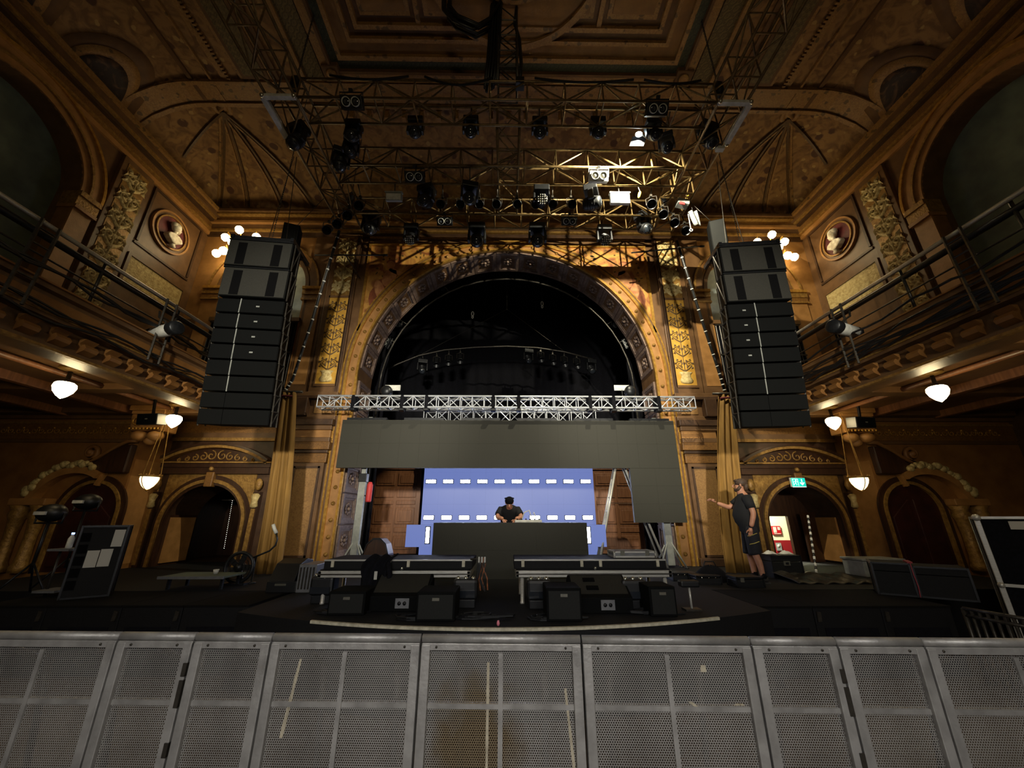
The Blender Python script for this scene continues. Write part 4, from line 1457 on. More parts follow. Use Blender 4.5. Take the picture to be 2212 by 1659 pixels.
# pale corner frames of the rig
for s, l in ((-1, 'left'), (1, 'right')):
    cx, cy, cz = s * 4.24, 5.02, RZ - .02
    t = thing('corner_frame', 'pale metal corner plate at the front %s corner of the overhead rig' % l, 'bracket', (cx, cy, cz))
    MB().box((0, 0, -.04), (.62, .08, .07)).build('front_plate', 'white_paint', t, bev=.005)
    MB().box((s * .30, .42, -.04), (.09, .80, .07)).build('side_plate', 'white_paint', t, bev=.005)
    for x, y in ((-.29, -.03), (.29, -.03), (s * .30, .84)):
        MB().ball((x, y, -.05), .045, 8, 6).build('bolt', 'reflector', t)
    MB().box((s * .22, .95, -.03), (.16, .10, .10)).build('junction_box', 'white_paint', t, bev=.005)
# chains to the roof
for s, l in ((-1, 'left'), (1, 'right')):
    for y, nm in ((5.3, 'front'), (8.2, 'rear'), (2.6, 'near')):
        t = thing('hoist_chain', 'steel hoist chain carrying the %s %s corner of the overhead rig' % (nm, l), 'chain', (s * 4.23, y, RZ + RS + .06))
        q = MB()
        for k in range(44):
            z = .25 + k * .05
            if RZ + RS + .06 + z > vz(4.23, y) - .05:
                break
            q.path([(.018 * math.cos(a) * (1 if k % 2 else 0), .018 * math.cos(a) * (0 if k % 2 else 1), z + .035 * math.sin(a)) for a in [2 * PI * j / 6 for j in range(6)]], .006, 4, closed=True)
        q.build('links', 'dark_steel', t)
        MB().lathe([(.05, 0), (.09, .05), (.09, .3), (.05, .36)], (0, 0, -.02), (0, 0, 1), 10).build('hoist_motor', 'black_metal', t)
# cable loom falling from the medallion to the rig
rnd = random.Random(9)
t = thing('cable_loom', 'thick black loom of cables looping down from the ceiling to the middle of the rig', 'cable', (-.35, 5.1, RZ + RS))
for k in range(9):
    ox, oy = rnd.uniform(-.12, .12), rnd.uniform(-.1, .1)
    MB().path([(.0 + ox, .15 + oy, 0.1), (.05 + ox, .1, 1.0), (.08 + ox, oy, 1.9), (.1 + ox, oy, ZT - RZ - RS - .05)], .03, 6).build('cable', 'black_plastic', t)
for k in range(7):
    ox, oy = rnd.uniform(-.1, .1), rnd.uniform(-.12, .12)
    dz = rnd.uniform(-.12, .12)
    MB().path([(.1 + ox, oy, 2.35), (-.05, oy, 1.75 + dz), (-.32 + ox, oy - .1, 1.35 + dz), (-.72 + ox, oy - .15, 1.52 + dz), (-.92 + ox, oy - .1, 1.95), (-.95 + ox, oy - .1, ZT - RZ - RS - .08)], .032, 6).build('cable', 'black_plastic', t)
t = thing('cable_loom', 'black cable hanging beside the mast right of the thick loom', 'cable', (.22, 5.12, RZ + RS))
MB().path([(0, 0, .05), (.03, 0, .6), (.0, .02, 1.4), (-.1, .02, 1.9), (-.05, .02, ZT - RZ - RS - .06)], .035, 6).build('cable', 'black_plastic', t)
MB().bx(-.08, .08, -.08, .08, -.05, .12).build('connector', 'black_plastic', t)
for j, (x0, x1) in enumerate(((-1.6, -.3), (.5, 2.4), (-3.4, -1.9), (2.6, 3.7))):
    t = thing('sagging_cable', 'thin black cable draped along the front cross truss, %s' % ['just left of the mast', 'just right of the mast', 'towards the left corner', 'towards the right corner'][j], 'cable', (x0, 5.04, RZ + RS))
    MB().path([((x1 - x0) * k / 10, -.02, .04 - (.22 if j == 0 else .10) * math.sin(PI * k / 10)) for k in range(11)], .022, 5).build('cable', 'black_plastic', t)

# silver trusses over the stage
YT = 9.45
z0, z1 = at(1094, 879, Y=YT - .15).z, at(1094, 857, Y=YT - .15).z
tz = (z0 + z1) / 2
tx0, tx1 = at(692, 866, Y=YT).x, at(1496, 872, Y=YT).x
st = truss('stage_truss', 'long silver box truss across the proscenium above the dark overhead screen', (tx0, YT, tz), (tx1, YT, tz), .29, .30, .024, .011, 'truss_silver')
for px in (768, 872, 924, 1066, 1120, 1272, 1322, 1418):
    x = at(px, 866, Y=YT).x - tx0
    o = MB().bx(x - .05, x + .05, -.17, .17, -.18, .17).build('black_sleeve', 'black_fabric', st, bev=.02)
    MB().bx(x - .06, x + .06, -.19, .0, -.24, -.18).build('clamp', 'black_metal', st, bev=.01)
truss('stage_truss', 'shorter silver box truss farther back behind the dark overhead screen', (at(918, 903, Y=12.2).x, 12.2, at(1094, 900, Y=12.2).z), (at(1284, 903, Y=12.2).x, 12.2, at(1094, 900, Y=12.2).z), .40, .40, .028, .014, 'truss_silver')
for px, l in ((848, 'left'), (1343, 'right')):
    p = at(px, 838, Y=9.61)
    t = thing('pale_board', 'small pale rectangular board above the %s half of the silver truss' % l, 'board', p)
    MB().bx(-.20, .20, 0, .03, -.07, .08).build('board', 'white_paint', t)
    MB().tube((0, .0, z1 - p.z), (0, .015, .0), .015, 6).build('post', 'black_metal', t)
for px, l in ((838, 'left'), (1358, 'right')):
    p = at(px, 850, Y=9.70)
    t = thing('wash_light', 'round multi-lens wash light standing behind the %s end of the silver truss' % l, 'light', p)
    MB().lathe([(.12, 0), (.15, -.06), (.15, -.18), (.10, -.24)], (0, 0, .02), (0, 1, .0), 14).build('head', 'black_metal', t)
    q = MB()
    for a in range(-2, 3):
        for b in range(-2, 3):
            if a * a + b * b < 5:
                q.ball((a * .05, -.0, .02 + b * .05), .02, 6, 4)
    q.build('lens', 'reflector', t)
    MB().bx(-.16, .16, -.12, .16, -.25, -.17).build('base', 'black_metal', t)
    MB().tube((0, -.10, -.2), (0, -.10, z1 - p.z), .02, 6).build('spigot', 'black_metal', t)

# ============================================================ LAMPS ON THE RIG
CHORDS = [((-3.95, y, z), (3.95, y, z)) for y in (5.06, 5.56, 6.5, 7.0, 7.95, 8.45) for z in (9.3, 9.8)] + \
         [((x, 2.0, z), (x, 8.5, z)) for x in (-4.49, -3.97, 3.97, 4.49) for z in (9.29, 9.81)]


def near(p, lines):
    best = None
    for a, b in lines:
        a, b = Vector(a), Vector(b)
        d = b - a
        f = max(0, min(1, (p - a).dot(d) / d.length_squared))
        c = a + d * f
        if best is None or (c - p).length < (best - p).length:
            best = c
    return best


def hang(t, top, lines=None, mat='dark_steel', r=.014):
    """hanger arm from the top of a fixture (world offset from its origin) to the nearest pipe"""
    p = Vector(t.location) + Vector(top)
    c = near(p, lines or CHORDS)
    inv = Matrix.LocRotScale(t.location, t.rotation_euler.to_quaternion(), t.scale).inverted()
    a, b = inv @ p, inv @ (c + Vector((0, 0, .01)))
    if (a - b).length > .004:
        MB().tube(a, b, r / t.scale.x, 6).build('hanger', mat, t)
def blinder(label, p, wd=.36, tilt=.75, mat='black_metal', lit='white_paint', rot=0.0, group='two-lamp blinders', lines=None):
    t = thing('blinder_light', label, 'light', p, (tilt, rot, 0), group)
    h = wd * .52
    MB().bx(-wd / 2 - .03, wd / 2 + .03, .0, .14, -h / 2 - .02, h / 2 + .02).build('housing', mat, t, bev=.012)
    for s in (-1, 1):
        c = (s * wd * .25, 0, 0)
        MB().lathe([(wd * .235, 0), (wd * .235, .03), (wd * .205, .035), (wd * .205, .0)], c, (0, -1, 0), 18).build('rim', lit, t)
        MB().lathe([(wd * .205, .005), (wd * .14, -.03 + .035), (.03, .008), (.02, .03), (0, .035)], c, (0, -1, 0), 16).build('lens', 'lens_glass' if mat == 'black_metal' else 'white_paint', t)
    MB().path([(-wd / 2 - .04, .07, 0), (-wd / 2 - .04, .07, h * .9), (wd / 2 + .04, .07, h * .9), (wd / 2 + .04, .07, 0)], .012, 5).build('yoke', mat, t)
    MB().bx(-.03, .03, .04, .10, h * .9, h * .9 + .06).build('clamp', 'black_metal', t)
    hang(t, (0, .06, h * .9), lines)
    return t


for px, py, Y, wd, l in ((758, 220, 5.0, .34, 'two-lamp blinder on the front truss of the rig, towards its left end'), (1421, 235, 5.0, .34, 'two-lamp blinder on the front truss of the rig, towards its right end'),
                         (895, 382, 6.45, .36, 'two-lamp blinder with bright rings on the dark left half of the middle truss'), (960, 478, 7.9, .33, 'two-lamp blinder low on the rear truss, left of the centre'),
                         (1230, 478, 7.9, .33, 'two-lamp blinder low on the rear truss, right of the centre')):
    blinder(l, at(px, py, Y=Y), wd)
blinder('white two-lamp blinder lit up on the golden half of the middle truss', at(1294, 380, Y=6.42), .36, .5, 'white_paint', 'white_paint')



def mover(label, p, s=1.0, pan=0.0, tilt=0.6, honey=False, group='moving head lights', lines=None):
    """moving head hung upside down: base on top, yoke, tilting head"""
    t = thing('moving_head_light', label, 'light', p, (0, 0, pan), group)
    t.scale = (s, s, s)
    MB().bx(-.19, .19, -.15, .15, .20, .36).build('base', 'black_plastic', t, bev=.02)
    for e in (-1, 1):
        MB().tube((e * .10, 0, .36), (e * .10, 0, .46), .02, 6).build('clamp', 'black_metal', t)
        MB().prism([(e * .20, .22), (e * .16, .22), (e * .155, -.08), (e * .21, -.08)], -.06, .06).build('yoke_arm', 'black_plastic', t, bev=.012)
    a = Vector((0, -math.cos(tilt), -math.sin(tilt)))
    c = Vector((0, 0, -.04))
    hd_ = MB().lathe([(.09, -.20), (.135, -.15), (.145, 0), (.14, .12), (.125, .18)], c, a, 14).build('head', 'black_plastic', t)
    if honey:
        q = MB()
        u_, v_ = Vector((1, 0, 0)), a.cross(Vector((1, 0, 0)))
        for i in range(-2, 3):
            for j in range(-2, 3):
                if i * i + j * j < 6:
                    q.ball(c + a * .18 + u_ * (.05 * i) + v_ * (.05 * j), .021, 6, 4)
        q.build('lens', 'reflector', hd_)
    else:
        MB().lathe([(.11, .178), (.10, .195), (.05, .21), (0, .214)], c, a, 14).build('lens', 'lens_glass', hd_)
        MB().ball(c + a * .19 + Vector((.03, 0, .03)), .018, 6, 5).build('lens_glint', 'reflector', hd_)
    for k in range(4):
        MB().lathe([(.147, -.10 + .05 * k), (.150, -.09 + .05 * k), (.147, -.08 + .05 * k)], c, a, 14).build('cooling_fin', 'black_metal', hd_)
    if lines is not False:
        hang(t, (0, 0, .42 * s), lines)
    return t


for i, (px, py) in enumerate(((762, 290), (897, 283), (1017, 282), (1166, 284), (1292, 284), (1413, 288))):
    mover('%s black moving light from the left hanging under the front truss of the rig' % ORD[i], at(px, py, Y=5.62), .80, 0, 1.0)
for i, (px, py, h, s_) in enumerate(((800, 490, 0, 1.12), (888, 513, 1, .98), (1030, 516, 0, 1.15), (1161, 516, 0, 1.15), (1306, 515, 1, .98))):
    mover('%s black moving light from the left hanging lowest under the rear truss, before the arch' % ORD[i], at(px, py, Y=8.25), s_, 0, .9, bool(h))
m_ = mover('grey lit moving light with a wide yoke under the right end of the rear truss', at(1391, 490, Y=8.1), 1.0, .5, .8)
mover('moving light with a bright honeycomb face among the lamps under the middle truss', at(1170, 432, Y=6.98), .95, 0, .5, True)
mover('dim moving light left of the honeycomb one under the middle truss', at(1014, 426, Y=6.7), .95, .2, .9)
mover('dark moving light beside the left pale floodlight under the middle truss', at(920, 432, Y=7.05), 1.0, -.3, .6)
mover('grey moving light lying sideways left of the right pale floodlight', at(1279, 436, Y=7.0), 1.05, 1.2, .1)
mover('black moving light on the left side truss near the front corner', at(640, 302, Y=5.9), 1.0, -.3, 1.2)
mover('black moving light on the right side truss near the front corner', at(1532, 300, Y=5.9), 1.0, .3, 1.2)
mover('black moving light on the left side truss above the par cluster', at(735, 352, Y=6.2), .9, .4, 1.2)
mover('black moving light near the small glowing work lamp on the right', at(1440, 316, Y=5.95), .8, -.4, 1.0)
mover('black moving light hanging behind the left end of the front blinder', at(757, 325, Y=5.95), .8, .3, .6)


def par(label, p, aim, s=1.0, group='par cans', lines=None):
    aim = Vector(aim).normalized()
    t = thing('par_can', label, 'light', p, (0, 0, 0), group)
    t.scale = (s, s, s)
    MB().lathe([(.04, -.22), (.085, -.19), (.10, -.12), (.10, .16), (.108, .17), (.108, .185), (.098, .185), (.09, -.02)], (0, 0, 0), aim, 14).build('can', 'black_metal', t)
    sd = aim.cross(Vector((0, 0, 1))).normalized()
    MB().path([sd * .115, sd * .115 + Vector((0, 0, .17)), Vector((0, 0, .20)), sd * -.115 + Vector((0, 0, .17)), sd * -.115], .010, 5).build('yoke', 'dark_steel', t)
    MB().bx(-.025, .025, -.03, .03, .19, .25).build('clamp', 'dark_steel', t)
    hang(t, (0, 0, .24 * s), lines)
    return t


for i, px in enumerate((955, 996, 1035, 1074, 1117, 1155, 1194, 1234)):
    par('%s par can from the left in the row under the middle truss' % ORD[i], at(px, 441, Y=7.12), (.1 * (i % 3 - 1), -.75, -.75), .95)
for i, (px, py) in enumerate(((776, 443), (752, 464), (730, 482), (708, 495))):
    par('%s par can counting down the slanting cluster at the left end of the rig' % ORD[i], at(px, py, Y=7.25 + .25 * i), (.25, -.7, -.8), 1.05)
for i, (px, py) in enumerate(((1408, 440), (1433, 462), (1457, 480), (1481, 497))):
    par('%s par can counting down the slanting cluster at the right end of the rig' % ORD[i], at(px, py, Y=7.15 + .25 * i), (-.35, -.7, -.8), 1.05)


def flood(label, p, wd, hg, mat, tilt=.35):
    t = thing('flood_light', label, 'light', p, (tilt, 0, 0), 'pale rectangular floodlights')
    MB().bx(-wd / 2, wd / 2, .0, .10, -hg / 2, hg / 2).build('housing', mat, t, bev=.012)
    MB().bx(-wd / 2 + .02, wd / 2 - .02, -.008, .0, -hg / 2 + .02, hg / 2 - .035).build('panel', 'white_paint', t)
    MB().bx(-wd / 2 - .015, wd / 2 + .015, -.015, .10, hg / 2 - .01, hg / 2 + .02).build('visor', mat, t)
    hang(t, (0, .05, hg / 2))


flood('pale floodlight hanging at the dark left end of the middle truss', at(850, 424, Y=7.0), .37, .19, 'grey_paint')
flood('brightly lit white floodlight near the right end of the middle truss', at(1340, 427, Y=6.95), .45, .27, 'white_paint', .1)
# the burning work lamp
t = thing('work_lamp', 'small glowing work lamp clipped under the front truss on the right', 'light', WL, (0, 0, 0))
MB().ball((0, 0, 0), .055, 12, 8, (1.3, 1, .8)).build('bulb', 'work_glow', t)
MB().bx(-.10, .20, .09, .30, .042, .047).build('visor', 'black_fabric', t)  # added plate, keeps the lamp's light off the ceiling
MB().path([(.06, 0, -.01), (.14, .02, -.06), (.22, .03, -.11), (.24, .03, -.04)], .012, 6).build('bracket', 'dark_steel', t)
# oddments hooked on the right end
p = at(1474, 440, Y=7.4)
t = thing('dimmer_box', 'grey dimmer box with a red tag strapped to the right end of the rig', 'box', p, (0, .25, 0))
MB().bx(-.14, .14, -.1, .1, -.07, .07).build('body', 'grey_paint', t, bev=.01)
MB().bx(-.10, .02, -.12, -.1, -.14, -.07).build('tag', 'red_tag', t)
MB().path([(.08, 0, .07), (.10, 0, .18), (.06, 0, .24), (.12, 0, .30)], .012, 5).build('shackle', 'yellow_tag', t)
hang(t, (.0, 0, .06))
p = at(1499, 470, Y=7.4)
t = thing('gel_sheet', 'limp grey sheet of colour filter hanging by the grey dimmer box', 'sheet', p)
MB().grid(lambda u, v: Vector((-.09 + .18 * u + .05 * (1 - v), .03 * math.sin(u * 9 + v * 2), .20 - .42 * (1 - v))), 8, 6).build('sheet', 'grey_paint', t, thick=.004)
hang(t, (0, 0, .19), None, 'black_plastic', .008)
p = at(1381, 421, Y=6.9)
t = thing('yellow_plug', 'yellow plug dangling from the golden truss beside the white floodlight', 'plug', p)
MB().lathe([(.02, .1), (.035, .05), (.03, -.06), (.015, -.1)], (0, 0, 0), (.3, 0, 1), 8).build('plug', 'yellow_tag', t)
hang(t, (.03, 0, .09), None, 'white_paint', .008)
p = at(1493, 497, Y=7.5)
t = thing('chain_hook', 'steel chain with a hook hanging at the right end of the rig', 'hook', p)
q = MB()
for k in range(9):
    q.ball((0, 0, .06 + .05 * k), .016, 6, 4, (1, 1, 1.5))
q.build('links', 'truss_silver', t)
MB().path([(.035 * math.cos(a), 0, .035 * math.sin(a)) for a in [2 * PI * k / 10 for k in range(10)]], .012, 5, closed=True).build('ring', 'truss_silver', t)
hang(t, (0, 0, .46))
# cross pipes and slanting looms at the ends of the arch
for (a, b, l) in (((680, 551), (828, 551), 'left'), ((1364, 546), (1512, 532), 'right')):
    p, q_ = at(*a, Y=8.9), at(*b, Y=8.9)
    t = thing('black_pipe', 'thin black pipe crossing in front of the %s gilded pilaster' % l, 'pipe', p)
    MB().tube((0, 0, 0), q_ - p, .02, 8).build('pipe', 'black_metal', t)
    MB().lathe([(.03, 0), (.03, .12)], q_ - p, (1, 0, 0), 8).build('end_cap', 'black_metal', t)
    c = (q_ - p) * .45
    MB().tube(c, c + Vector((0, YW - .10 - p.y, 0)), .015, 6).build('standoff', 'black_metal', t)
for i, (pts, l) in enumerate((([(733, 498, 8.1), (705, 590, 8.3), (672, 700, 8.6), (632, 820, 8.9), (612, 850, 8.95)], 'left'), ([(1462, 520, 8.1), (1490, 610, 8.3), (1519, 700, 8.6), (1552, 800, 8.9), (1566, 846, 8.95)], 'right'))):
    P = [at(a, b, Y=c) for a, b, c in pts]
    t = thing('cable_loom', 'slanting black cable loom taped with pale bands, from the rig to the %s curtain top' % l, 'cable', P[0])
    MB().path([p - P[0] for p in P], .035, 8).build('loom', 'black_plastic', t)
    for k in range(len(P) - 1):
        for f in (.15, .4, .65, .9):
            c = P[k].lerp(P[k + 1], f) - P[0]
            d = (P[k + 1] - P[k]).normalized()
            MB().tube(c, c + d * .03, .038, 8).build('tape_band', 'white_paint', t)

# ============================================================ LAMPS INSIDE THE STAGE ARCH
pts = [at(x, y, Y=12.7) for x, y in ((818, 806), (860, 786), (905, 768), (960, 756), (1030, 750), (1095, 748), (1160, 751), (1220, 760), (1280, 776))]
t = thing('curved_pipe', 'curved black lighting pipe spanning the dark stage under the arch', 'pipe', pts[0])
MB().path([p - pts[0] for p in pts], .03, 8).build('pipe', 'dark_steel', t)
apex = at(1095, 668, Y=12.7)
for k in (2, 7):
    MB().tube(apex - pts[0], pts[k] - pts[0], .006, 5).build('bridle', 'dark_steel', t)
MB().tube(apex - pts[0], apex - pts[0] + Vector((0, 0, 2.0)), .006, 5).build('hanger', 'dark_steel', t)
CP = [(pts[k], pts[k + 1]) for k in range(len(pts) - 1)]
for i, (px, py) in enumerate(((943, 782), (969, 778), (994, 774), (1168, 771), (1194, 777), (1219, 781), (1246, 785))):
    par('%s par can from the left on the curved pipe inside the arch' % ORD[i], at(px, py, Y=12.7), (.1, -.6, -.9), 1.05, lines=CP)
for px, py, l in ((912, 790, 'moving light at the left end of the curved pipe inside the arch'), (1141, 768, 'moving light in the middle of the curved pipe inside the arch'), (1277, 790, 'moving light at the right end of the curved pipe inside the arch')):
    mover(l, at(px, py + 6, Y=12.7), .9, .3, .9, lines=CP)
for px, py, l in ((1021, 678, 'left'), (1171, 656, 'right')):
    p = at(px, py, Y=12.0)
    t = thing('hanging_hook', 'pale shackle hanging on a wire in the dark arch, the %s one of two' % l, 'hook', p)
    MB().path([(.04 * math.cos(a), 0, .09 * math.sin(a)) for a in [2 * PI * k / 10 for k in range(10)]], .014, 5, closed=True).build('shackle', 'white_paint', t)
    MB().path([(.03 * math.cos(a), 0, -.13 + .05 * math.sin(a)) for a in [2 * PI * k / 8 for k in range(8)]], .012, 5, closed=True).build('eye', 'white_paint', t)
    MB().tube((0, 0, .08), (0, 0, 1.6 if px < 1100 else 1.4), .006, 5).build('wire', 'dark_steel', t)
# small spots round the inside of the arch
ap = [Vector((3.98 * math.cos(a), 11.35, ZS + 3.98 * math.sin(a))) for a in [PI * k / 24 for k in range(25)]]
t = thing('curved_pipe', 'black pipe bent round just inside the coffered stage arch', 'pipe', ap[0])
MB().path([p - ap[0] for p in ap], .03, 8).build('pipe', 'dark_steel', t)
for k in (0, 24):
    MB().tube(ap[k] - ap[0], Vector((ap[k].x, ap[k].y, STG)) - ap[0], .03, 8).build('leg', 'dark_steel', t)
AP = [(ap[k], ap[k + 1]) for k in range(24)]
for px, py, r, l in ((833, 738, .35, 'left'), (1353, 741, -.35, 'right')):
    blinder('small upright two-lamp blinder inside the %s curve of the stage arch' % l, at(px, py, Y=11.30), .30, .2, rot=PI / 2 + r, lines=AP)
for i, (px, py) in enumerate(((955, 622), (862, 702), (1260, 636), (1327, 703))):
    par('small dark spot lamp inside the arch, %s' % ['upper left', 'lower left', 'upper right', 'lower right'][i], at(px, py, Y=11.35), (0, -1, -.4), .8, 'spots inside the arch', AP)

# ============================================================ LINE ARRAYS
def array(s, l):
    Zs = [(7.03, .58), (6.44, .62)] + [(5.80 - .292 * k, .285) for k in range(8)]
    rot = s * -R_(6)
    for i, (zt, h) in enumerate(Zs):
        y = 6.28 + .06 * i if i < 2 else 6.40 + .036 * (i - 2)
        tl = R_(2) if i < 2 else R_(3 + .8 * (i - 2))
        lab = ['topmost tall grey-faced cabinet of the %s speaker hang', 'second tall grey-faced cabinet of the %s speaker hang'][i] % l if i < 2 else '%s slim black cabinet from the top in the %s speaker hang' % (ORD[i - 2], l)
        t = thing('line_array_speaker', lab, 'speaker', (s * 4.85, y + .28, zt - h / 2), (tl, 0, rot), 'hung loudspeaker cabinets, %s' % l)
        W2 = .59
        MB().prism([(-W2, -.28), (W2, -.28), (W2 - .10, .28), (-W2 + .10, .28)], -h / 2 + .008, h / 2 - .008, 'xy').build('cabinet', 'speaker_black', t, bev=.012)
        if i < 2:
            MB().bx(-W2 + .02, W2 - .02, -.295, -.28, -h / 2 + .02, h / 2 - .02).build('grille', 'array_face', t)
            for e in (-1, 1):
                MB().bx(e * .24, e * .40, -.300, -.29, -h / 2 + .03, h / 2 - .07).build('slot', 'speaker_slot', t)
            MB().bx(-W2, W2, -.31, -.28, h / 2 - .012, h / 2 + .006).build('lip', 'black_metal', t)
        else:
            MB().bx(-W2 + .01, -.19 if s < 0 else -.10, -.292, -.28, -h / 2 + .012, h / 2 - .012).build('grille', 'speaker_black', t)
            MB().bx(-.17 if s < 0 else -.08, W2 - .01, -.292, -.28, -h / 2 + .012, h / 2 - .012).build('grille', 'speaker_black', t)
            if i < 8:
                xq = -.18 if s < 0 else -.09
                MB().bx(xq - .008, xq + .008, -.300, -.285, -h / 2, h / 2).build('strip', 'grey_paint', t)
            if i < 6:
                MB().bx(.13 * (1 if s < 0 else -2.3) - .03, .13 * (1 if s < 0 else -2.3) + .03, -.297, -.29, -.015, .012).build('badge', 'grey_paint', t)
        for e in (-1, 1):
            x = e * (W2 + .012)
            q = MB()
            q.tube((x, -.22, -h / 2 - .012), (x, -.22, h / 2), .014, 5)
            q.tube((x, -.02, -h / 2 - .012), (x, -.02, h / 2), .014, 5)
            q.tube((x, -.22, -h / 2 + .03), (x, -.02, h / 2 - .03), .012, 5)
            q.tube((x, -.24, h / 2 - .02), (x, .0, h / 2 - .02), .012, 5)
            q.build('rigging_frame', 'dark_steel', t)
    t = thing('flying_frame', 'steel flying frame on top of the %s speaker hang' % l, 'frame', (s * 4.85, 6.55, 7.075), (0, 0, rot))
    MB().bx(-.58, .58, -.28, -.2, -.04, .05).build('beam', 'black_metal', t)
    MB().bx(-.58, .58, .2, .28, -.04, .05).build('beam', 'black_metal', t)
    for e in (-1, 1):
        MB().bx(e * .52, e * .58, -.3, .5, -.02, .06).build('side_bar', 'black_metal', t)
    q = MB()
    for k in range(102):
        q.ball((0, 0, .1 + .05 * k), .013, 5, 4, (1, 1, 1.6))
    q.build('chain', 'dark_steel', t)
    MB().tube((.2, .2, 0), (.03, .1, 2.6), .008, 5).build('sling', 'dark_steel', t)
    MB().tube((-.2, .2, 0), (-.03, .1, 2.6), .008, 5).build('sling', 'dark_steel', t)
    p = at(626 if s < 0 else 1552, 532 if s < 0 else 522, Y=7.45)
    t = thing('side_fill_speaker', 'narrow dark loudspeaker hung behind the %s speaker hang' % l, 'speaker', p, (R_(8), 0, s * -R_(20)))
    MB().bx(-.17, .17, -.15, .2, -.50, .50).build('cabinet', 'speaker_black', t, bev=.02)
    MB().bx(-.15, .15, -.165, -.15, -.47, .47).build('grille', 'speaker_grille', t)
    hang(t, (0, 0, .49), None, 'dark_steel', .008)


array(-1, 'left')
array(1, 'right')

# ============================================================ THINGS ON THE BALCONY RAILS AND UNDER THE BALCONIES
for s, px, py, l in ((-1, 352, 716, 'left'), (1, 1828, 713, 'right')):
    p = at(px, py, X=s * 6.40)
    t = thing('profile_spotlight', 'pale cylindrical spotlight lying along the %s balcony rail' % l, 'light', p)
    a = Vector((-s * .92, -.38, 0))
    d = a.normalized()
    MB().lathe([(.10, -.26), (.115, -.24), (.115, .24), (.10, .26)], (0, 0, 0), d, 14).build('barrel', 'white_paint', t)
    MB().lathe([(.12, .25), (.13, .27), (.13, .42), (.11, .44)], (0, 0, 0), d, 14).build('lens_tube', 'black_metal', t)
    MB().lathe([(.10, -.38), (.12, -.34), (.12, -.25)], (0, 0, 0), d, 14).build('rear_cap', 'black_metal', t)
    MB().path([(0, 0, -.0), (.0, .0, .2), (s * .16, 0, .30), (s * .18, 0, .42)], .018, 6).build('hanger', 'dark_steel', t)
for s, px, py, l in ((-1, 327, 906, 'left'), (1, 1861, 913, 'right')):
    p = at(px, py, Y=8.3)
    t = thing('hanging_monitor', 'small black loudspeaker hung in front of the %s carved console' % l, 'speaker', p, (.15, 0, s * .1))
    MB().bx(-.24, .24, -.1, .14, -.12, .12).build('cabinet', 'black_plastic', t, bev=.01)
    MB().bx(-.225, .225, -.112, -.1, -.105, .105).build('grille', 'speaker_slot', t)
    MB().bx(-.03, .03, -.116, -.11, -.01, .015).build('badge', 'reflector', t)
    MB().bx(-.02, .02, .0, .04, .12, 4.37 - p.z).build('bracket', 'black_metal', t)

# ============================================================ THINGS ON AND BESIDE THE STAGE
def case(name, label, cat, p, w_, d, h, mat='black_plastic', edge='black_metal', rot=0.0, latches=0, lid=True, group=None):
    t = thing(name, label, cat, p, (0, 0, rot), group)
    zl = h * .72 if lid else h
    MB().bx(-w_ / 2, w_ / 2, -d / 2, d / 2, .0, zl).build('body', mat, t, bev=.008)
    if lid:
        MB().bx(-w_ / 2, w_ / 2, -d / 2, d / 2, zl + .006, h).build('lid', mat, t, bev=.008)
    q = MB()
    e = .012
    for a in (-w_ / 2, w_ / 2):
        for b in (-d / 2, d / 2):
            q.bx(a - e, a + e, b - e, b + e, 0.002, h + .004)
    for z in (.014, h - .01):
        for b in (-d / 2, d / 2):
            q.bx(-w_ / 2, w_ / 2, b - e, b + e, z - .012, z + .012)
        for a in (-w_ / 2, w_ / 2):
            q.bx(a - e, a + e, -d / 2, d / 2, z - .012, z + .012)
    q.build('edging', edge, t)
    for k in range(latches):
        x = -w_ * .3 + w_ * .6 * (k / max(1, latches - 1))
        MB().bx(x - .03, x + .03, -d / 2 - .016, -d / 2, zl - .03, zl + .035).build('latch', 'reflector', t)
    return t


# ---- black wing blocks either side of the stage front
def wing(s, l, xs_, yf, yb):
    for i, (a, b) in enumerate(zip(xs_[:-1], xs_[1:])):
        t = thing('stage_block', '%s black carpet-topped block of the %s stage wing counting outwards from the stage' % (ORD[i], l), 'platform', (s * (a + b) / 2, yf, 0), group='black wing blocks')
        wd = (b - a) / 2 - .004
        MB().bx(-wd, wd, 0, yb - yf, 0, .775).build('body', 'stage_black', t, bev=.01)
        MB().bx(-wd, wd, -.01, yb - yf, .777, .80).build('carpet_top', 'carpet_black', t)
        q = MB()
        q.prism([(-.03, .62), (.02, .62), (.03, .73), (-.02, .74)], -.022, 0)
        o = q.build('corner_fitting', 'dark_steel', t)
        o.location = (-wd + .05, 0, 0) if s > 0 else (wd - .05, 0, 0)
        MB().bx(-wd + .1, wd - .1, -.008, 0, .10, .55).build('front_panel', 'black_fabric', t)


wing(1, 'right', [3.31, 4.02, 4.92, 5.86], 5.68, 6.86)
wing(-1, 'left', [3.41, 4.28, 5.08, 6.06, 7.0], 5.84, 6.86)
case('low_case', 'low black case on the floor at the far left below the wing', 'case', (-7.7, 5.9, 0), 1.3, .8, .62, latches=2)

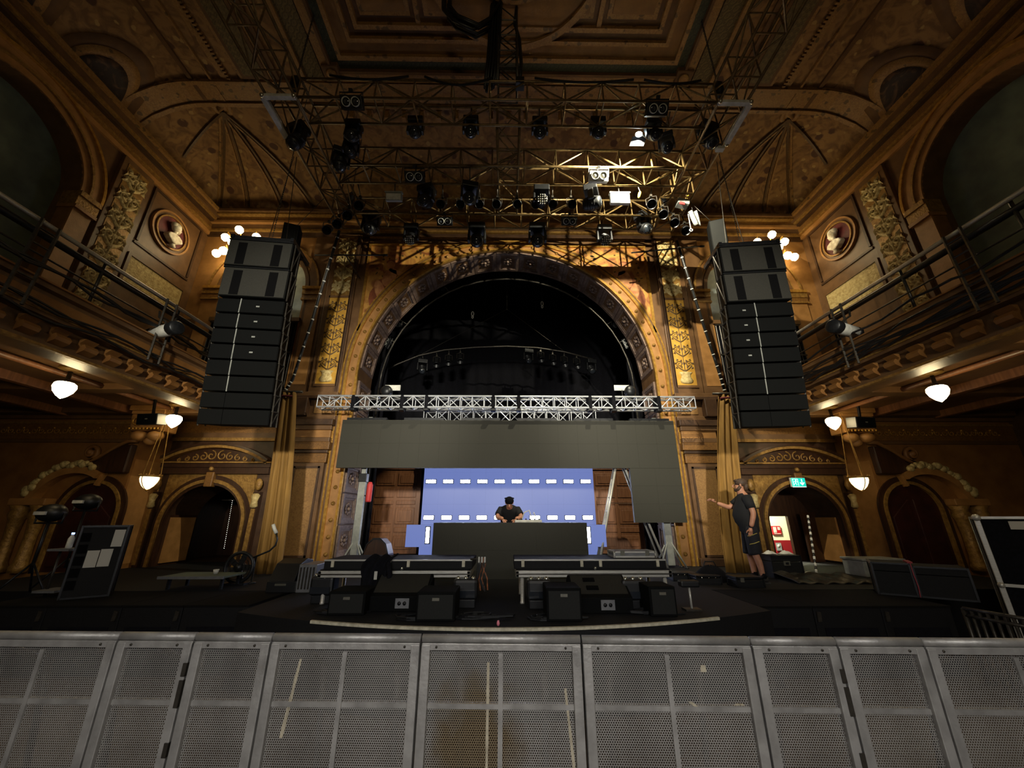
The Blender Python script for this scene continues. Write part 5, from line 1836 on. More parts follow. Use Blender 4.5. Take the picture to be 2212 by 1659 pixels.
# ---- risers
def riser(s, l, x0, x1):
    yf, yb = 5.82, 6.62
    t = thing('riser_deck', 'silver framed stage riser on round legs, %s of the booth' % l, 'riser', ((x0 + x1) / 2, yf, STG))
    hw = (x1 - x0) / 2
    MB().bx(-hw, hw, .0, .05, .325, .41).build('front_rail', 'aluminium', t, bev=.008)
    MB().bx(-hw, hw, .75, .80, .325, .41).build('rear_rail', 'aluminium', t, bev=.008)
    for e in (-1, 1):
        MB().bx(e * hw, e * (hw - .05), .0, .8, .325, .41).build('side_rail', 'aluminium', t, bev=.008)
    MB().bx(-hw, hw, -.012, .0, .36, .375).build('rail_groove', 'dark_steel', t)
    MB().bx(-hw + .02, hw - .02, .02, .78, .395, .425).build('deck_board', 'stage_black', t)
    for a in (-hw + .09, hw - .09):
        for b in (.06, .74):
            MB().lathe([(.03, 0), (.03, .02), (.026, .025), (.026, .33)], (a, b, 0), (0, 0, 1), 12).build('leg', 'aluminium', t)
    t2 = thing('black_riser', 'flat black deck with white edge clips lying on the silver riser %s of the booth' % l, 'riser', ((x0 + x1) / 2 + s * -.04, yf + .02, STG + .426))
    hw2 = hw - .02
    MB().bx(-hw2, hw2, .0, .75, .0, .12).build('body', 'stage_black', t2, bev=.008)
    MB().bx(-hw2, hw2, -.01, .0, .105, .125).build('top_edge', 'aluminium', t2)
    for x in (-hw2 + .12, -.12, .14, hw2 - .12):
        MB().bx(x - .02, x + .02, -.016, .0, .03, .115).build('clip', 'white_edge', t2)
    MB().ball((.06, -.02, .015), .022, 8, 6).build('bolt', 'reflector', t2)
    return t


riser(-1, 'left', at(686, 1240, Y=5.82).x, at(1016, 1240, Y=5.82).x)
riser(1, 'right', at(1114, 1240, Y=5.82).x, at(1452, 1240, Y=5.82).x)
# silver case on the right riser
p = at(1364, 1204, Y=6.25)
case('silver_case', 'small silver flight case lying on the right riser by the ladder foot', 'case', (p.x, 6.25, STG + .426 + .121), .60, .35, .085, 'case_grey', 'aluminium', 0, 2)

# ---- step ladder
Lt = at(1334, 985, Y=9.85)
tl = thing('step_ladder', 'tall aluminium A-frame step ladder standing on the stage right of the booth', 'ladder', (Lt.x, 9.85, STG))
hgt = Lt.z - STG
fl, fr = at(1290, 1238, Y=8.8), at(1436, 1222, Y=9.9)
for y0, sg in ((-.18, -1), (.18, 1)):
    MB().tube((fl.x - Lt.x, y0 * .7 - .98, 0.0), (-.02, y0 * .4, hgt), .03, 6).build('left_stile', 'aluminium', tl)
    MB().tube((fr.x - Lt.x, y0 + .06, 0.0), (.03, y0 * .4, hgt), .03, 6).build('right_stile', 'aluminium', tl)
for k in range(7):
    f = .12 + .12 * k
    x = (fl.x - Lt.x) * (1 - f) - .02 * f
    MB().tube((x, -.98 * (1 - f) - .126 + .054 * f, hgt * f), (x, -.98 * (1 - f) + .126 - .054 * f, hgt * f), .016, 6).build('rung', 'aluminium', tl)
MB().bx(-.08, .09, -.10, .10, hgt - .02, hgt + .03).build('head_cap', 'aluminium', tl)
MB().tube(((fl.x - Lt.x) * .45 - .01, -.44, hgt * .55), ((fr.x - Lt.x) * .45 + .01, -.05, hgt * .55), .008, 5).build('spreader', 'dark_steel', tl)
# ---- lifting towers beside the arch
for px, py0, l, s in ((764, 1205, 'left', -1), (1449, 1212, 'right', 1)):
    p = at(px, py0, Y=9.74)
    t = thing('lifting_tower', 'grey telescopic lifting tower on splayed feet just inside the %s of the stage arch' % l, 'stand', (p.x, 9.74, STG))
    MB().bx(-.08, .08, -.06, .06, .05, 2.0).build('outer_mast', 'grey_paint', t, bev=.008)
    MB().bx(-.055, .055, -.045, .045, 2.0, 3.55).build('inner_mast', 'grey_paint', t, bev=.006)
    MB().bx(-.10, .10, -.08, .08, 1.92, 2.12).build('collar', 'black_metal', t, bev=.01)
    for k in range(4):
        a = PI / 4 + PI / 2 * k
        MB().tube((.06 * math.cos(a), .06 * math.sin(a), .55), (.42 * math.cos(a), .20 * math.sin(a), .02), .02, 6).build('foot_leg', 'grey_paint', t)
        MB().lathe([(.05, 0), (.05, .02)], (.42 * math.cos(a), .20 * math.sin(a), 0), (0, 0, 1), 8).build('foot_pad', 'black_plastic', t)
    if s < 0:
        MB().lathe([(.06, 1.45), (.07, 1.48), (.07, 1.85), (.04, 1.92)], (.18, 0, 0), (0, 0, 1), 10).build('red_sleeve', 'red_tag', t)
        MB().tube((.08, 0, 1.6), (.13, 0, 1.6), .015, 6).build('bracket', 'black_metal', t)

# ---- round-topped trunk, basket
p = at(817, 1203, Y=9.3)
t = thing('round_trunk', 'brown round-topped case standing behind the left riser', 'case', (p.x, 9.3, STG))
MB().prism([(-.29, 0), (.29, 0), (.27, .35), (.2, .55), (.08, .66), (-.08, .66), (-.2, .55), (-.27, .35)], -.22, .22).build('body', 'wood_dark', t, bev=.02)
MB().band([(-.30, 0), (-.28, .35), (-.21, .56), (-.08, .675), (.08, .675), (.21, .56), (.28, .35), (.30, 0)], [(-.27, 0), (-.26, .35), (-.2, .54), (-.08, .64), (.08, .64), (.2, .54), (.26, .35), (.27, 0)], -.235, -.2).build('rim', 'black_metal', t)
p = at(863, 1203, Y=8.9)
t = thing('wire_basket', 'low dark wire basket lying beside the brown round-topped case', 'basket', (p.x, 8.9, STG))
q = MB()
for k in range(9):
    x = -.18 + .045 * k
    q.path([(x, -.1, 0.008), (x, -.13, .12 + .06 * math.cos(x * 8)), (x, .13, .12 + .06 * math.cos(x * 8)), (x, .1, .008)], .006, 4)
q.build('wires', 'dark_steel', t)
MB().path([(-.19, -.13, .14), (.0, -.13, .19), (.19, -.13, .14), (.19, .13, .14), (0, .13, .19), (-.19, .13, .14)], .010, 5, closed=True).build('rim', 'aluminium', t)

# ---- floor monitors and footlights along the stage front
def wedge(label, p, w_=.70, d=.50, h=.38, plate=True, handles=False, rot=0.0):
    t = thing('floor_monitor', label, 'speaker', p, (0, 0, rot), 'floor monitors along the stage front')
    MB().prism([(-d / 2, 0), (d / 2, 0), (d / 2, h * .8), (d / 2 - .12, h), (-d / 2, h * .45)], -w_ / 2, w_ / 2, 'yz').build('cabinet', 'speaker_black', t, bev=.012)
    MB().add([(x, y, z) for x in (-w_ / 2 + .03, w_ / 2 - .03) for y, z in ((-d / 2 + .02, h * .475), (d / 2 - .15, h * .985))], [(0, 1, 3, 2)]).build('grille', 'array_face', t, thick=.006)
    if plate:
        o = MB().bx(-.085, .085, -.008, .0, .03, .14).build('connector_plate', 'case_grey', t)
        o.location = (w_ * .08, -d / 2 - .002, .01)
        for a in (-.035, .03):
            MB().lathe([(.022, 0), (.022, .006)], (a, -.008, .085), (0, -1, 0), 10).build('socket', 'black_plastic', o)
    if handles:
        for k in (0, 1):
            MB().box((-w_ * .12 - .02 * k, -d * .22 + .13 * k, h * .45 + .55 * (d * .28 + .13 * k) + .012), (.15, .06, .02), Matrix.Rotation(.5, 3, 'X')).build('handle_recess', 'speaker_slot', t)
    return t


def cube_speaker(label, p, w_, d, h):
    t = thing('box_speaker', label, 'speaker', p, (0, 0, 0), 'black box speakers along the stage front')
    MB().bx(-w_ / 2, w_ / 2, -d / 2, d / 2, 0, h).build('cabinet', 'speaker_black', t, bev=.012)
    MB().bx(-w_ / 2 + .025, w_ / 2 - .025, -d / 2 - .012, -d / 2, .03, h - .03).build('grille', 'speaker_grille', t)
    MB().bx(-.04, .04, -d / 2 - .016, -d / 2 - .01, h - .09, h - .06).build('badge', 'reflector', t)
    return t


def footlight(label, p):
    t = thing('foot_light', label, 'light', p, (0, 0, 0), 'black foot lights along the stage front')
    MB().bx(-.16, .16, -.12, .12, .10, .34).build('housing', 'black_plastic', t, bev=.04)
    MB().bx(-.13, .13, -.14, -.12, .13, .21).build('lens', 'lens_glass', t)
    for k in range(3):
        MB().ball((-.10 + .10 * k, -.06, .345), .028, 8, 5).build('lamp_head', 'reflector', t)
    MB().bx(-.13, .13, -.08, .08, .0, .10).build('base', 'black_metal', t, bev=.01)


def onstage(px, py):
    p = at(px, py, Z=STG)
    return Vector((p.x, p.y, STG))


wedge('black floor monitor with a grey socket plate, left half of the stage front', onstage(857, 1322) + Vector((0, .25, 0)), .72)
wedge('black floor monitor with two handle recesses and a grey socket plate', onstage(1304, 1326) + Vector((0, .25, 0)), .74, handles=True)
cube_speaker('black box speaker beside the left floor monitor, nearest the stage gap', onstage(938, 1345) + Vector((0, .25, 0)), .44, .45, .30)
cube_speaker('black box speaker left of the monitor with handle recesses', onstage(1221, 1345) + Vector((0, .25, 0)), .40, .45, .34)
cube_speaker('black box speaker at the right end of the stage front row', onstage(1440, 1335) + Vector((0, .25, 0)), .32, .40, .32)
cube_speaker('black box speaker at the left end of the stage front row', onstage(742, 1332) + Vector((0, .25, 0)), .44, .42, .26)
for px, py, l in ((1003, 1316, 'black foot light with three bright lenses beside the stage gap, on the left'), (687, 1306, 'black foot light at the left end under the left riser'),
                  (797, 1300, 'black foot light half hidden behind the left floor monitor'), (1166, 1318, 'black foot light beside the right box speaker near the stage gap'),
                  (1376, 1318, 'black foot light right of the monitor with handle recesses')):
    footlight(l, onstage(px, py) + Vector((0, .12, 0)))
t = thing('light_stand', 'short black stand with a small lamp at the right end of the stage front', 'stand', onstage(1495, 1318))
MB().tube((0, 0, 0), (0, 0, .26), .015, 6).build('pole', 'aluminium', t)
MB().bx(-.10, .10, -.07, .07, 0, .02).build('base', 'dark_steel', t)
MB().bx(-.12, .12, -.06, .06, .26, .34).build('lamp', 'black_plastic', t, bev=.02)
# cables on the deck
rnd = random.Random(21)
for i, (px, py, l) in enumerate(((705, 1325, 'tangle of black cable on the stage in front of the left riser'), (1170, 1338, 'loop of black cable near the stage gap, right of centre'),
                                 (1380, 1325, 'heap of black cable beside the right floor monitor'), (880, 1338, 'black cable snaking in front of the left floor monitor'), (1010, 1335, 'black cable lying near the middle of the stage front'))):
    p = onstage(px, py)
    t = thing('stage_cable', l, 'cable', p)
    for j in range(3):
        a0 = rnd.uniform(0, 6)
        MB().path([(.16 * math.cos(a0 + k * .7) * (1 + .1 * k) + .03 * k, .10 * math.sin(a0 + k * .7), .012 + .012 * j) for k in range(11)], .012, 5).build('loop', 'black_plastic', t)
p = onstage(1076, 1356)
t = thing('tape_marker', 'tiny pink tape marker at the middle of the white stage edge', 'marker', (p.x, p.y + .02, STG + .014))
MB().lathe([(.012, 0), (.018, .02), (.010, .05)], (0, 0, 0), (0, 0, 1), 8).build('marker', 'pink_tag', t)
p = Vector((-.42, 5.80, STG + .30))
t = thing('strap_bundle', 'bundle of orange and black straps hanging at the inner end of the left riser', 'strap', (at(1041, 1225, Y=5.78).x, 5.78, STG + .12))
for k in range(9):
    x = rnd.uniform(-.05, .05)
    MB().path([(x, 0, .46), (x + rnd.uniform(-.05, .05), -.03, .38), (x + rnd.uniform(-.04, .05), -.02, .2), (x + rnd.uniform(-.02, .06), 0, .02 + .1 * rnd.random())], .010, 5).build('strap', 'strap_orange' if k % 2 else 'black_plastic', t)
for k in range(3):
    MB().bx(-.05 + .04 * k, -.03 + .04 * k, -.04, -.02, .40, .47).build('buckle', 'white_paint', t)
MB().tube((-.16, 0.0, .44), (.05, 0, .44), .012, 6).build('hook', 'dark_steel', t)
# jacket thrown over the left riser
p = at(822, 1222, Y=5.80)
t = thing('black_jacket', 'black jacket thrown over the front edge of the left riser', 'jacket', (p.x, 5.80, STG + .12))


def jf(u, v):
    ang = (v - .25) * 1.4
    x = -.17 + .34 * u
    z = .48 - max(0, v - .3) * .62 + .02 * math.sin(u * 14)
    y = .16 - .34 * min(v, .45) - .06 * (1 if v > .3 else 0) - .03 * math.sin(u * 11 + v * 5)
    return Vector((x - .14 * max(0, v - .3) + .03 * math.sin(v * 9), y, z))


MB().grid(jf, 16, 14).build('cloth', 'black_fabric', t, thick=.015)
MB().path([(.12, -.06, .40), (.16, -.08, .25), (.13, -.08, .08), (.05, -.07, .0)], .035, 8).build('sleeve', 'black_fabric', t)
MB().bx(-.04, .0, -.11, -.10, .20, .30).build('label', 'paper', t)

# ---- left side of the stage
t = case('equipment_rack', 'tall black equipment rack with paper sheets pinned on it, far left on the wing', 'rack', (-6.18, 6.45, .802), .50, .36, .98, 'stage_black', rot=R_(36), latches=0, lid=False)
for x, z, w_, h in ((.17, .70, .12, .24), (-.05, .42, .13, .23), (.09, .43, .13, .24)):
    MB().bx(x - w_ / 2, x + w_ / 2, -.192, -.181, z - h / 2 + .1, z + h / 2 + .1).build('paper_sheet', 'paper', t)
for k in range(5):
    MB().bx(-.23, -.13, -.188, -.181, .12 + .16 * k, .24 + .16 * k).build('rack_unit', 'speaker_slot', t)
t = thing('grey_trolley', 'narrow grey trolley beside the paper-covered rack with a bottle on it', 'trolley', (-6.72, 6.5, .802))
for x in (-.12, .12):
    MB().tube((x, 0, 0), (x, 0, .62), .018, 6).build('post', 'dark_steel', t)
for z in (.06, .62):
    MB().bx(-.16, .16, -.16, .16, z, z + .03).build('shelf', 'case_grey', t)
t = thing('water_bottle', 'small clear bottle with a blue glint on the grey trolley', 'bottle', (-6.68, 6.44, .802 + .652))
MB().lathe([(.035, 0), (.038, .02), (.038, .14), (.015, .19), (.015, .20)], (0, 0, 0), (0, 0, 1), 12).build('body', 'white_paint', t)
MB().lathe([(.018, .20), (.018, .225)], (0, 0, 0), (0, 0, 1), 10).build('cap', 'glint_blue', t)  # glowing blue top stands in for a glint on the bottle
for (px, py, Y, l) in ((112, 1108, 6.5, 'black lamp head with a white stripe on a stand at far left, the nearer one'), (190, 1084, 7.2, 'black lamp head with a white stripe on a stand before the left arched door')):
    p = at(px, py, Y=Y)
    zb = STG if Y > 6.9 else .802
    t = thing('stand_light', l, 'light', (p.x, p.y, zb))
    z = p.z - zb
    MB().ball((0, 0, z), .17, 14, 9, (1.25, .9, .8)).build('head', 'black_plastic', t)
    MB().bx(-.10, .08, -.165, -.14, z - .03, z + .02).build('stripe', 'white_paint', t)
    MB().tube((0, 0, .3), (0, 0, z - .1), .02, 8).build('pole', 'black_metal', t)
    for k in range(3):
        a = 2 * PI * k / 3
        MB().tube((0, 0, .45), (.35 * math.cos(a), .30 * math.sin(a), .012), .014, 6).build('leg', 'black_metal', t)
    MB().path([(-.21, 0, z), (-.21, 0, z - .15), (.21, 0, z - .15), (.21, 0, z)], .015, 6).build('yoke', 'black_metal', t)
p = at(436, 1256, Y=7.15)
t = thing('tray_table', 'flat grey-green table top on a low stand, left wing', 'table', (p.x, 7.2, STG))
MB().bx(-.55, .50, -.28, .3, .17, .20).build('top', 'gallery_green', t, bev=.006)
MB().bx(-.55, .50, -.30, -.28, .165, .205).build('edge', 'case_grey', t)
for x in (-.45, .4):
    for y in (-.2, .2):
        MB().bx(x, x + .04, y, y + .04, 0, .17).build('leg', 'black_metal', t)
p = at(515, 1232, Y=7.5)
t = thing('floor_fan', 'round black floor fan in front of the left curtain', 'fan', (p.x, 7.5, STG))
MB().path([(.24 * math.cos(a), 0, .27 + .24 * math.sin(a)) for a in [2 * PI * k / 24 for k in range(24)]], .03, 6, closed=True).build('rim', 'black_plastic', t)
for r in (.07, .13, .19):
    MB().path([(r * math.cos(a), -.04, .27 + r * math.sin(a)) for a in [2 * PI * k / 20 for k in range(20)]], .006, 4, closed=True).build('guard_ring', 'black_metal', t)
for k in range(5):
    a = 2 * PI * k / 5
    MB().box((.11 * math.cos(a), .0, .27 + .11 * math.sin(a)), (.2, .015, .09), Matrix.Rotation(-a, 3, 'Y')).build('blade', 'black_plastic', t)
MB().lathe([(.06, -.05), (.06, .12)], (0, 0, .27), (0, 1, 0), 12).build('motor', 'black_plastic', t)
MB().bx(-.2, .2, -.1, .12, 0, .03).build('foot', 'black_metal', t)
p = at(468, 1240, Y=7.25)
t = thing('white_cup', 'white cup standing on the grey-green table top', 'cup', (p.x, 7.22, STG + .202))
MB().lathe([(.03, 0), (.045, .07), (.04, .07), (.028, .01)], (0, 0, 0), (0, 0, 1), 12).build('cup', 'white_paint', t)
p = at(628, 1250, Y=6.6)
t = thing('lighting_desk', 'black folding desk case with a ribbed silver end beside the left riser', 'case', (p.x - .05, 7.0, STG))
MB().bx(-.36, .10, -.3, .25, 0, .16).build('base', 'black_plastic', t, bev=.01)
MB().prism([(-.3, .16), (.25, .16), (.25, .42), (.05, .46), (-.15, .40)], -.34, .06, 'yz').build('hood', 'black_plastic', t, bev=.01)
MB().bx(.10, .38, -.3, .22, .0, .40).build('end_box', 'case_grey', t, bev=.01)
for k in range(5):
    MB().bx(.13 + .05 * k, .15 + .05 * k, -.315, -.3, .05, .36).build('rib', 'dark_steel', t)
MB().bx(-.22, -.05, -.32, -.30, .10, .13).build('handle', 'reflector', t)
p0 = at(548, 1204, Y=7.55)
t = thing('gooseneck_lamp', 'black gooseneck with a white tip bending up in front of the left curtain', 'lamp', (p0.x, 7.62, STG))
zz = p0.z - STG
MB().lathe([(.08, 0), (.08, .02), (.02, .03), (.02, zz)], (0, 0, 0), (0, 0, 1), 12).build('stand', 'black_metal', t)
gn = [at(x, y, Y=7.6) - Vector((p0.x, 7.62, STG)) for x, y in ((548, 1204), (565, 1197), (582, 1190), (595, 1178), (599, 1165), (597, 1152))]
MB().path(gn, .016, 8).build('neck', 'black_plastic', t)
MB().path([gn[-1], at(593, 1143, Y=7.6) - Vector((p0.x, 7.62, STG)), at(590, 1133, Y=7.6) - Vector((p0.x, 7.62, STG))], .03, 8).build('tip', 'white_paint', t)

# ---- curtains at the stage ends
def curtain(s, l, tl_, tr_, bl_, br_, Y):
    a, b, c, d = at(*tl_, Y=Y), at(*tr_, Y=Y), at(*bl_, Y=Y), at(*br_, Y=Y)
    t = thing('stage_curtain', 'long ochre curtain gathered at the top, hanging by the %s end of the stage' % l, 'curtain', ((c.x + d.x) / 2, Y, STG + .01))
    o = Vector(t.location)
    zt = a.z

    def fn(u, v):
        f = v ** 1.6
        x = (c.x + (d.x - c.x) * u) * (1 - f) + (a.x + (b.x - a.x) * u) * f
        ph = u * 3 * 2 * PI
        return Vector((x, Y + (.06 - .03 * v) * math.sin(ph + .5 * math.sin(v * 3)) + .02 * math.sin(u * 13), STG + .015 + (zt - STG - .015) * v)) - o
    MB().grid(fn, 50, 14).build('cloth', 'curtain', t, thick=.012)
    e = 0.0 if s < 0 else 1.0

    def fl_(u, v):
        p_ = fn(e + (.09 * u if s < 0 else -.09 * u), v)
        return p_ + Vector((s * .03, .06, 0))
    MB().grid(fl_, 6, 12).build('lining', 'curtain_lining', t, thick=.01)
    q = MB().path([((a.x + b.x) / 2 - o.x + .17 * math.cos(k), .06 * math.sin(k), zt - o.z - .1) for k in [2 * PI * j / 12 for j in range(12)]], .025, 6, closed=True)
    q.build('tie', 'curtain_lining', t)
    MB().tube(((a.x - o.x) - .15, .0, zt - o.z + .02), ((b.x - o.x) + .15, 0, zt - o.z + .02), .03, 8).build('rod', 'dark_steel', t)
    MB().tube(((a.x + b.x) / 2 - o.x, 0, zt - o.z), (s * 6.5 - o.x, .3, zt - o.z + .1), .025, 6).build('rod_arm', 'dark_steel', t)


curtain(-1, 'left', (606, 848), (640, 846), (545, 1240), (605, 1236), 8.7)
curtain(1, 'right', (1553, 852), (1588, 856), (1570, 1236), (1632, 1244), 8.75)
# string of lights in the left doorway
p0, p1 = at(502, 1082, Y=10.9), at(484, 1184, Y=10.9)
t = thing('string_lights', 'string of tiny white bulbs hanging straight down in the dark left doorway', 'lights', p0)
MB().tube((0, 0, 0), p1 - p0, .004, 5).build('cord', 'black_plastic', t)
bulb = MB().ball((0, 0, 0), .006, 6, 4).build('bulb', 'tiny_led', t)
for k in range(26):
    if k:
        inst(bulb, 'bulb', (p1 - p0) * (k / 25), None, t)
MB().tube((-.28, 0, .02), (.06, 0, .02), .012, 6).build('rail', 'dark_steel', t)
MB().tube((-.28, 0, .02), (-.28, .22, .02), .012, 6).build('rail_arm', 'dark_steel', t)

# ============================================================ RIGHT SIDE OF THE STAGE
# exit sign
p = at(1725, 1042, Y=9.9)
t = thing('exit_sign', 'lit green escape sign with a running figure and a down arrow over the right doorway', 'sign', p)
MB().bx(-.185, .185, 0, .06, -.115, .115).build('housing', 'white_paint', t, bev=.008)
MB().bx(-.175, .175, -.004, .0, -.10, .105).build('green_panel', 'exit_green', t)
MB().bx(-.175, .175, -.004, .0, -.118, -.104).build('white_strip', 'exit_white', t)
q = MB()
# pictogram: door frame, running figure
q.bx(-.145, -.135, -.008, -.004, -.085, .085)
q.bx(-.145, -.015, -.008, -.004, .078, .085)
q.bx(-.02, -.012, -.008, -.004, -.085, .085)
q.build('door_pictogram', 'exit_white', t)
q = MB()
q.lathe([(.017, 0), (.017, .004)], (-.062, -.004, .052), (0, -1, 0), 10)
for a, b, r in (((-.065, .03), (-.085, -.015), .013), ((-.085, -.015), (-.055, -.04), .009), ((-.055, -.04), (-.07, -.075), .008), ((-.085, -.015), (-.115, -.05), .009), ((-.115, -.05), (-.13, -.045), .007),
                ((-.065, .028), (-.04, .005), .007), ((-.04, .005), (-.025, .018), .006), ((-.07, .03), (-.105, .025), .007), ((-.105, .025), (-.12, .0), .006)):
    q.tube((a[0], -.005, a[1]), (b[0], -.005, b[1]), r * .6, 6)
q.build('running_figure', 'exit_white', t)
q = MB()
q.prism([(.075, .08), (.095, .08), (.095, -.03), (.13, .005), (.145, -.012), (.085, -.075), (.025, -.012), (.04, .005), (.075, -.03)], -.008, -.004)
q.build('down_arrow', 'exit_white', t)
MB().bx(-.03, .03, .05, .2, .02, .06).build('bracket', 'dark_steel', t)
# signs on the corridor wall
p = at(1679, 1147, Y=12.95)
t = thing('hose_sign', 'red box with white pictograms on the corridor wall behind the right doorway', 'sign', p)
MB().bx(-.15, .13, 0, .06, -.11, .15).build('box', 'sign_red', t, bev=.006)
MB().bx(-.12, -.02, -.006, 0, -.05, .12).build('pictogram', 'white_paint', t)
MB().bx(.02, .1, -.006, 0, .03, .12).build('pictogram', 'white_paint', t)
MB().bx(-.12, .1, -.006, 0, -.09, -.07).build('pictogram', 'white_paint', t)
p = at(1683, 1181, Y=12.93)
t = thing('blue_notice', 'small pale blue notice on the red lower part of the corridor wall', 'notice', p)
MB().bx(-.08, .08, 0, .015, -.11, .11).build('sheet', 'niche_blue', t)
MB().lathe([(.05, 0), (.05, .004)], (0, 0, .02), (0, -1, 0), 14).build('symbol', 'white_paint', t)
# open door leaf
pd = at(1712, 1115, Y=10.85)
ld = shell(MB().bx(-.03, .03, 0, .62, 0, 1.22).build('door_3', 'wood_dark'))
ld.location = (pd.x + .16, 10.75, STG + .01)
ld.rotation_euler = (0, 0, R_(-72))
MB().bx(-.04, -.03, .08, .54, .12, .5).build('panel', 'wood_dark', ld)
MB().bx(-.04, -.03, .08, .54, .62, 1.1).build('panel', 'wood_dark', ld)
# striped pole
a, b = at(1745, 1114, Y=9.7), at(1769, 1262, Z=STG)
b = Vector((b.x, b.y, STG))
a = at(1745, 1114, Y=9.0)
b = at(1768, 1258, Y=8.2)
b.z = STG + .012
t = thing('striped_pole', 'thin pole wrapped in black and white stripes leaning by the right doorway', 'pole', b)
d = a - b
for k in range(20):
    MB().tube(d * (k / 20), d * ((k + 1) / 20), .022, 8).build('stripe', 'white_paint' if k % 2 else 'black_plastic', t)
# cases and clutter round the right doorway
t = case('black_case', 'black case with a pale handle plate in front of the right doorway', 'case', (at(1690, 1240, Y=8.3).x, 8.3, STG), .58, .4, .40, latches=0)
MB().bx(-.06, .06, -.212, -.2, .22, .30).build('handle_plate', 'reflector', t)
MB().bx(-.03, .03, -.216, -.21, .24, .28).build('handle', 'black_metal', t)
for px, l in ((1668, 'left'), (1703, 'right')):
    p = at(px, 1212, Y=8.25)
    t = thing('white_cloth', 'crumpled white cloth on the black case with a handle plate, %s lump' % l, 'cloth', (p.x, 8.28, STG + .405))
    MB().grid(lambda u, v: Vector((-.12 + .24 * u, -.08 + .16 * v, .012 + .05 * math.sin(u * PI) * math.sin(v * PI) * (1 + .5 * math.sin(u * 13 + v * 7)))), 10, 8).build('cloth', 'white_paint', t, thick=.006)
p = at(1800, 1262, Z=STG)
t = thing('grey_ramp', 'grey folded dust sheet spread on the stage right of the striped pole', 'sheet', (p.x, p.y + .25, STG + .002))
MB().grid(lambda u, v: Vector((-.6 + 1.35 * u, -.25 + .7 * v, .015 + .10 * v * (1 - .4 * u) + .03 * math.sin(u * 15) * math.sin(v * 9) + .015 * math.sin(u * 31 + v * 4))), 30, 14).build('cloth', 'dark_steel', t, thick=.01)
p = at(1885, 1235, Y=8.2)
t = thing('grey_chest', 'low pale grey chest against the end wall of the right aisle', 'chest', (at(1890, 1215, Y=8.4).x, 8.45, STG))
MB().bx(-.42, .42, -.25, .25, .0, .28).build('body', 'grey_paint', t, bev=.012)
MB().bx(-.44, .44, -.27, .27, .285, .33).build('lid', 'grey_paint', t, bev=.012)
MB().bx(-.02, .02, -.258, -.25, .02, .28).build('batten', 'case_grey', t)
# big black cases
A, Bp = at(1900, 1284, Z=.802), at(2116, 1302, Z=.802)
d = Bp - A
rc_ = math.atan2(d.y, d.x)
nrm = Vector((-d.y, d.x, 0)).normalized()
for i, (f0, f1, h) in enumerate(((0.0, .42, .45), (.45, 1.0, .42))):
    c = A + d * ((f0 + f1) / 2) + nrm * .26
    case('road_case', ['large black road case left of the red strap', 'large black road case right of the red strap'][i], 'case', c, d.length * (f1 - f0), .5, h, 'stage_black', 'black_metal', rc_, 0)
p = A + d * .435
t = thing('red_strap', 'red strap hanging down between two large black road cases', 'strap', (p.x, p.y, .802), (0, 0, rc_))
MB().path([(.0, 0.0, .46), (.0, -.012, .3), (.01, -.012, .15), (.0, 0, .01)], .028, 4, flat=.25).build('webbing', 'strap_red', t)
MB().bx(-.03, .03, -.01, .33, .455, .475).build('top_fold', 'strap_red', t)
# tall flight case with aluminium edges
p = at(2108, 1118, Y=6.0)
RT = R_(-46)
off = Matrix.Rotation(RT, 3, 'Z') @ Vector((-.62, -.42, 0))
t = thing('tall_flight_case', 'tall black flight case with pale aluminium edges at the right side of the picture', 'case', (p.x - off.x, p.y - off.y, 0.0), (0, 0, RT))
z0_, z1_ = at(2150, 1305, Y=6.0).z, p.z
W_ = .62
MB().bx(-W_, W_, -.42, .42, .16, z1_).build('body', 'black_fabric', t, bev=.006)
zm = at(2150, 1262, Y=6.05).z
for x in (-W_, W_):
    for y in (-.42, .42):
        MB().bx(x - .03, x + .03, y - .03, y + .03, .14, z1_ + .01).build('corner_edge', 'aluminium', t, bev=.006)
for y in (-.42, .42):
    MB().bx(-W_, W_, y - .025, y + .025, z1_ - .02, z1_ + .015).build('top_edge', 'aluminium', t)
    MB().bx(-W_, W_, y - .02, y + .02, zm - .02, zm + .02).build('lid_edge', 'aluminium', t)
for x in (-W_, W_):
    MB().bx(x - .025, x + .025, -.42, .42, z1_ - .02, z1_ + .015).build('top_edge', 'aluminium', t)
    MB().ball((x, -.45, z1_), .05, 8, 6).build('ball_corner', 'aluminium', t)
    MB().ball((x, -.45, zm), .04, 8, 6).build('ball_corner', 'aluminium', t)
for x in (-.5, .5):
    for y in (-.32, .32):
        MB().lathe([(.07, -.02), (.07, .02)], (x, y, .07), (1, 0, 0), 12).build('caster', 'black_plastic', t)
        MB().bx(x - .04, x + .04, y - .05, y + .05, .10, .16).build('caster_plate', 'dark_steel', t)
MB().bx(-.33, -.05, -.43, -.42, z1_ - .16, z1_ - .05).build('paper_label', 'paper', t)
# low barred fence at the right edge
t = thing('side_fence', 'low grey barred fence at the bottom right behind the crowd barrier', 'fence', (0, 0, 0))
A, Bp = at(2080, 1314, Y=5.5), at(2230, 1342, Y=4.9)
t.location = (A.x, A.y, 0)
dv = Vector((Bp.x - A.x, Bp.y - A.y, 0))
ht = A.z
for z in (ht, ht - .08, .1):
    MB().tube((0, 0, z), dv + Vector((0, 0, z)), .022, 8).build('rail', 'dark_steel', t)
for k in range(9):
    c = dv * (k / 8)
    MB().tube(c + Vector((0, 0, 0)), c + Vector((0, 0, ht)), .018 if k not in (0, 8) else .026, 6).build('bar', 'dark_steel', t)
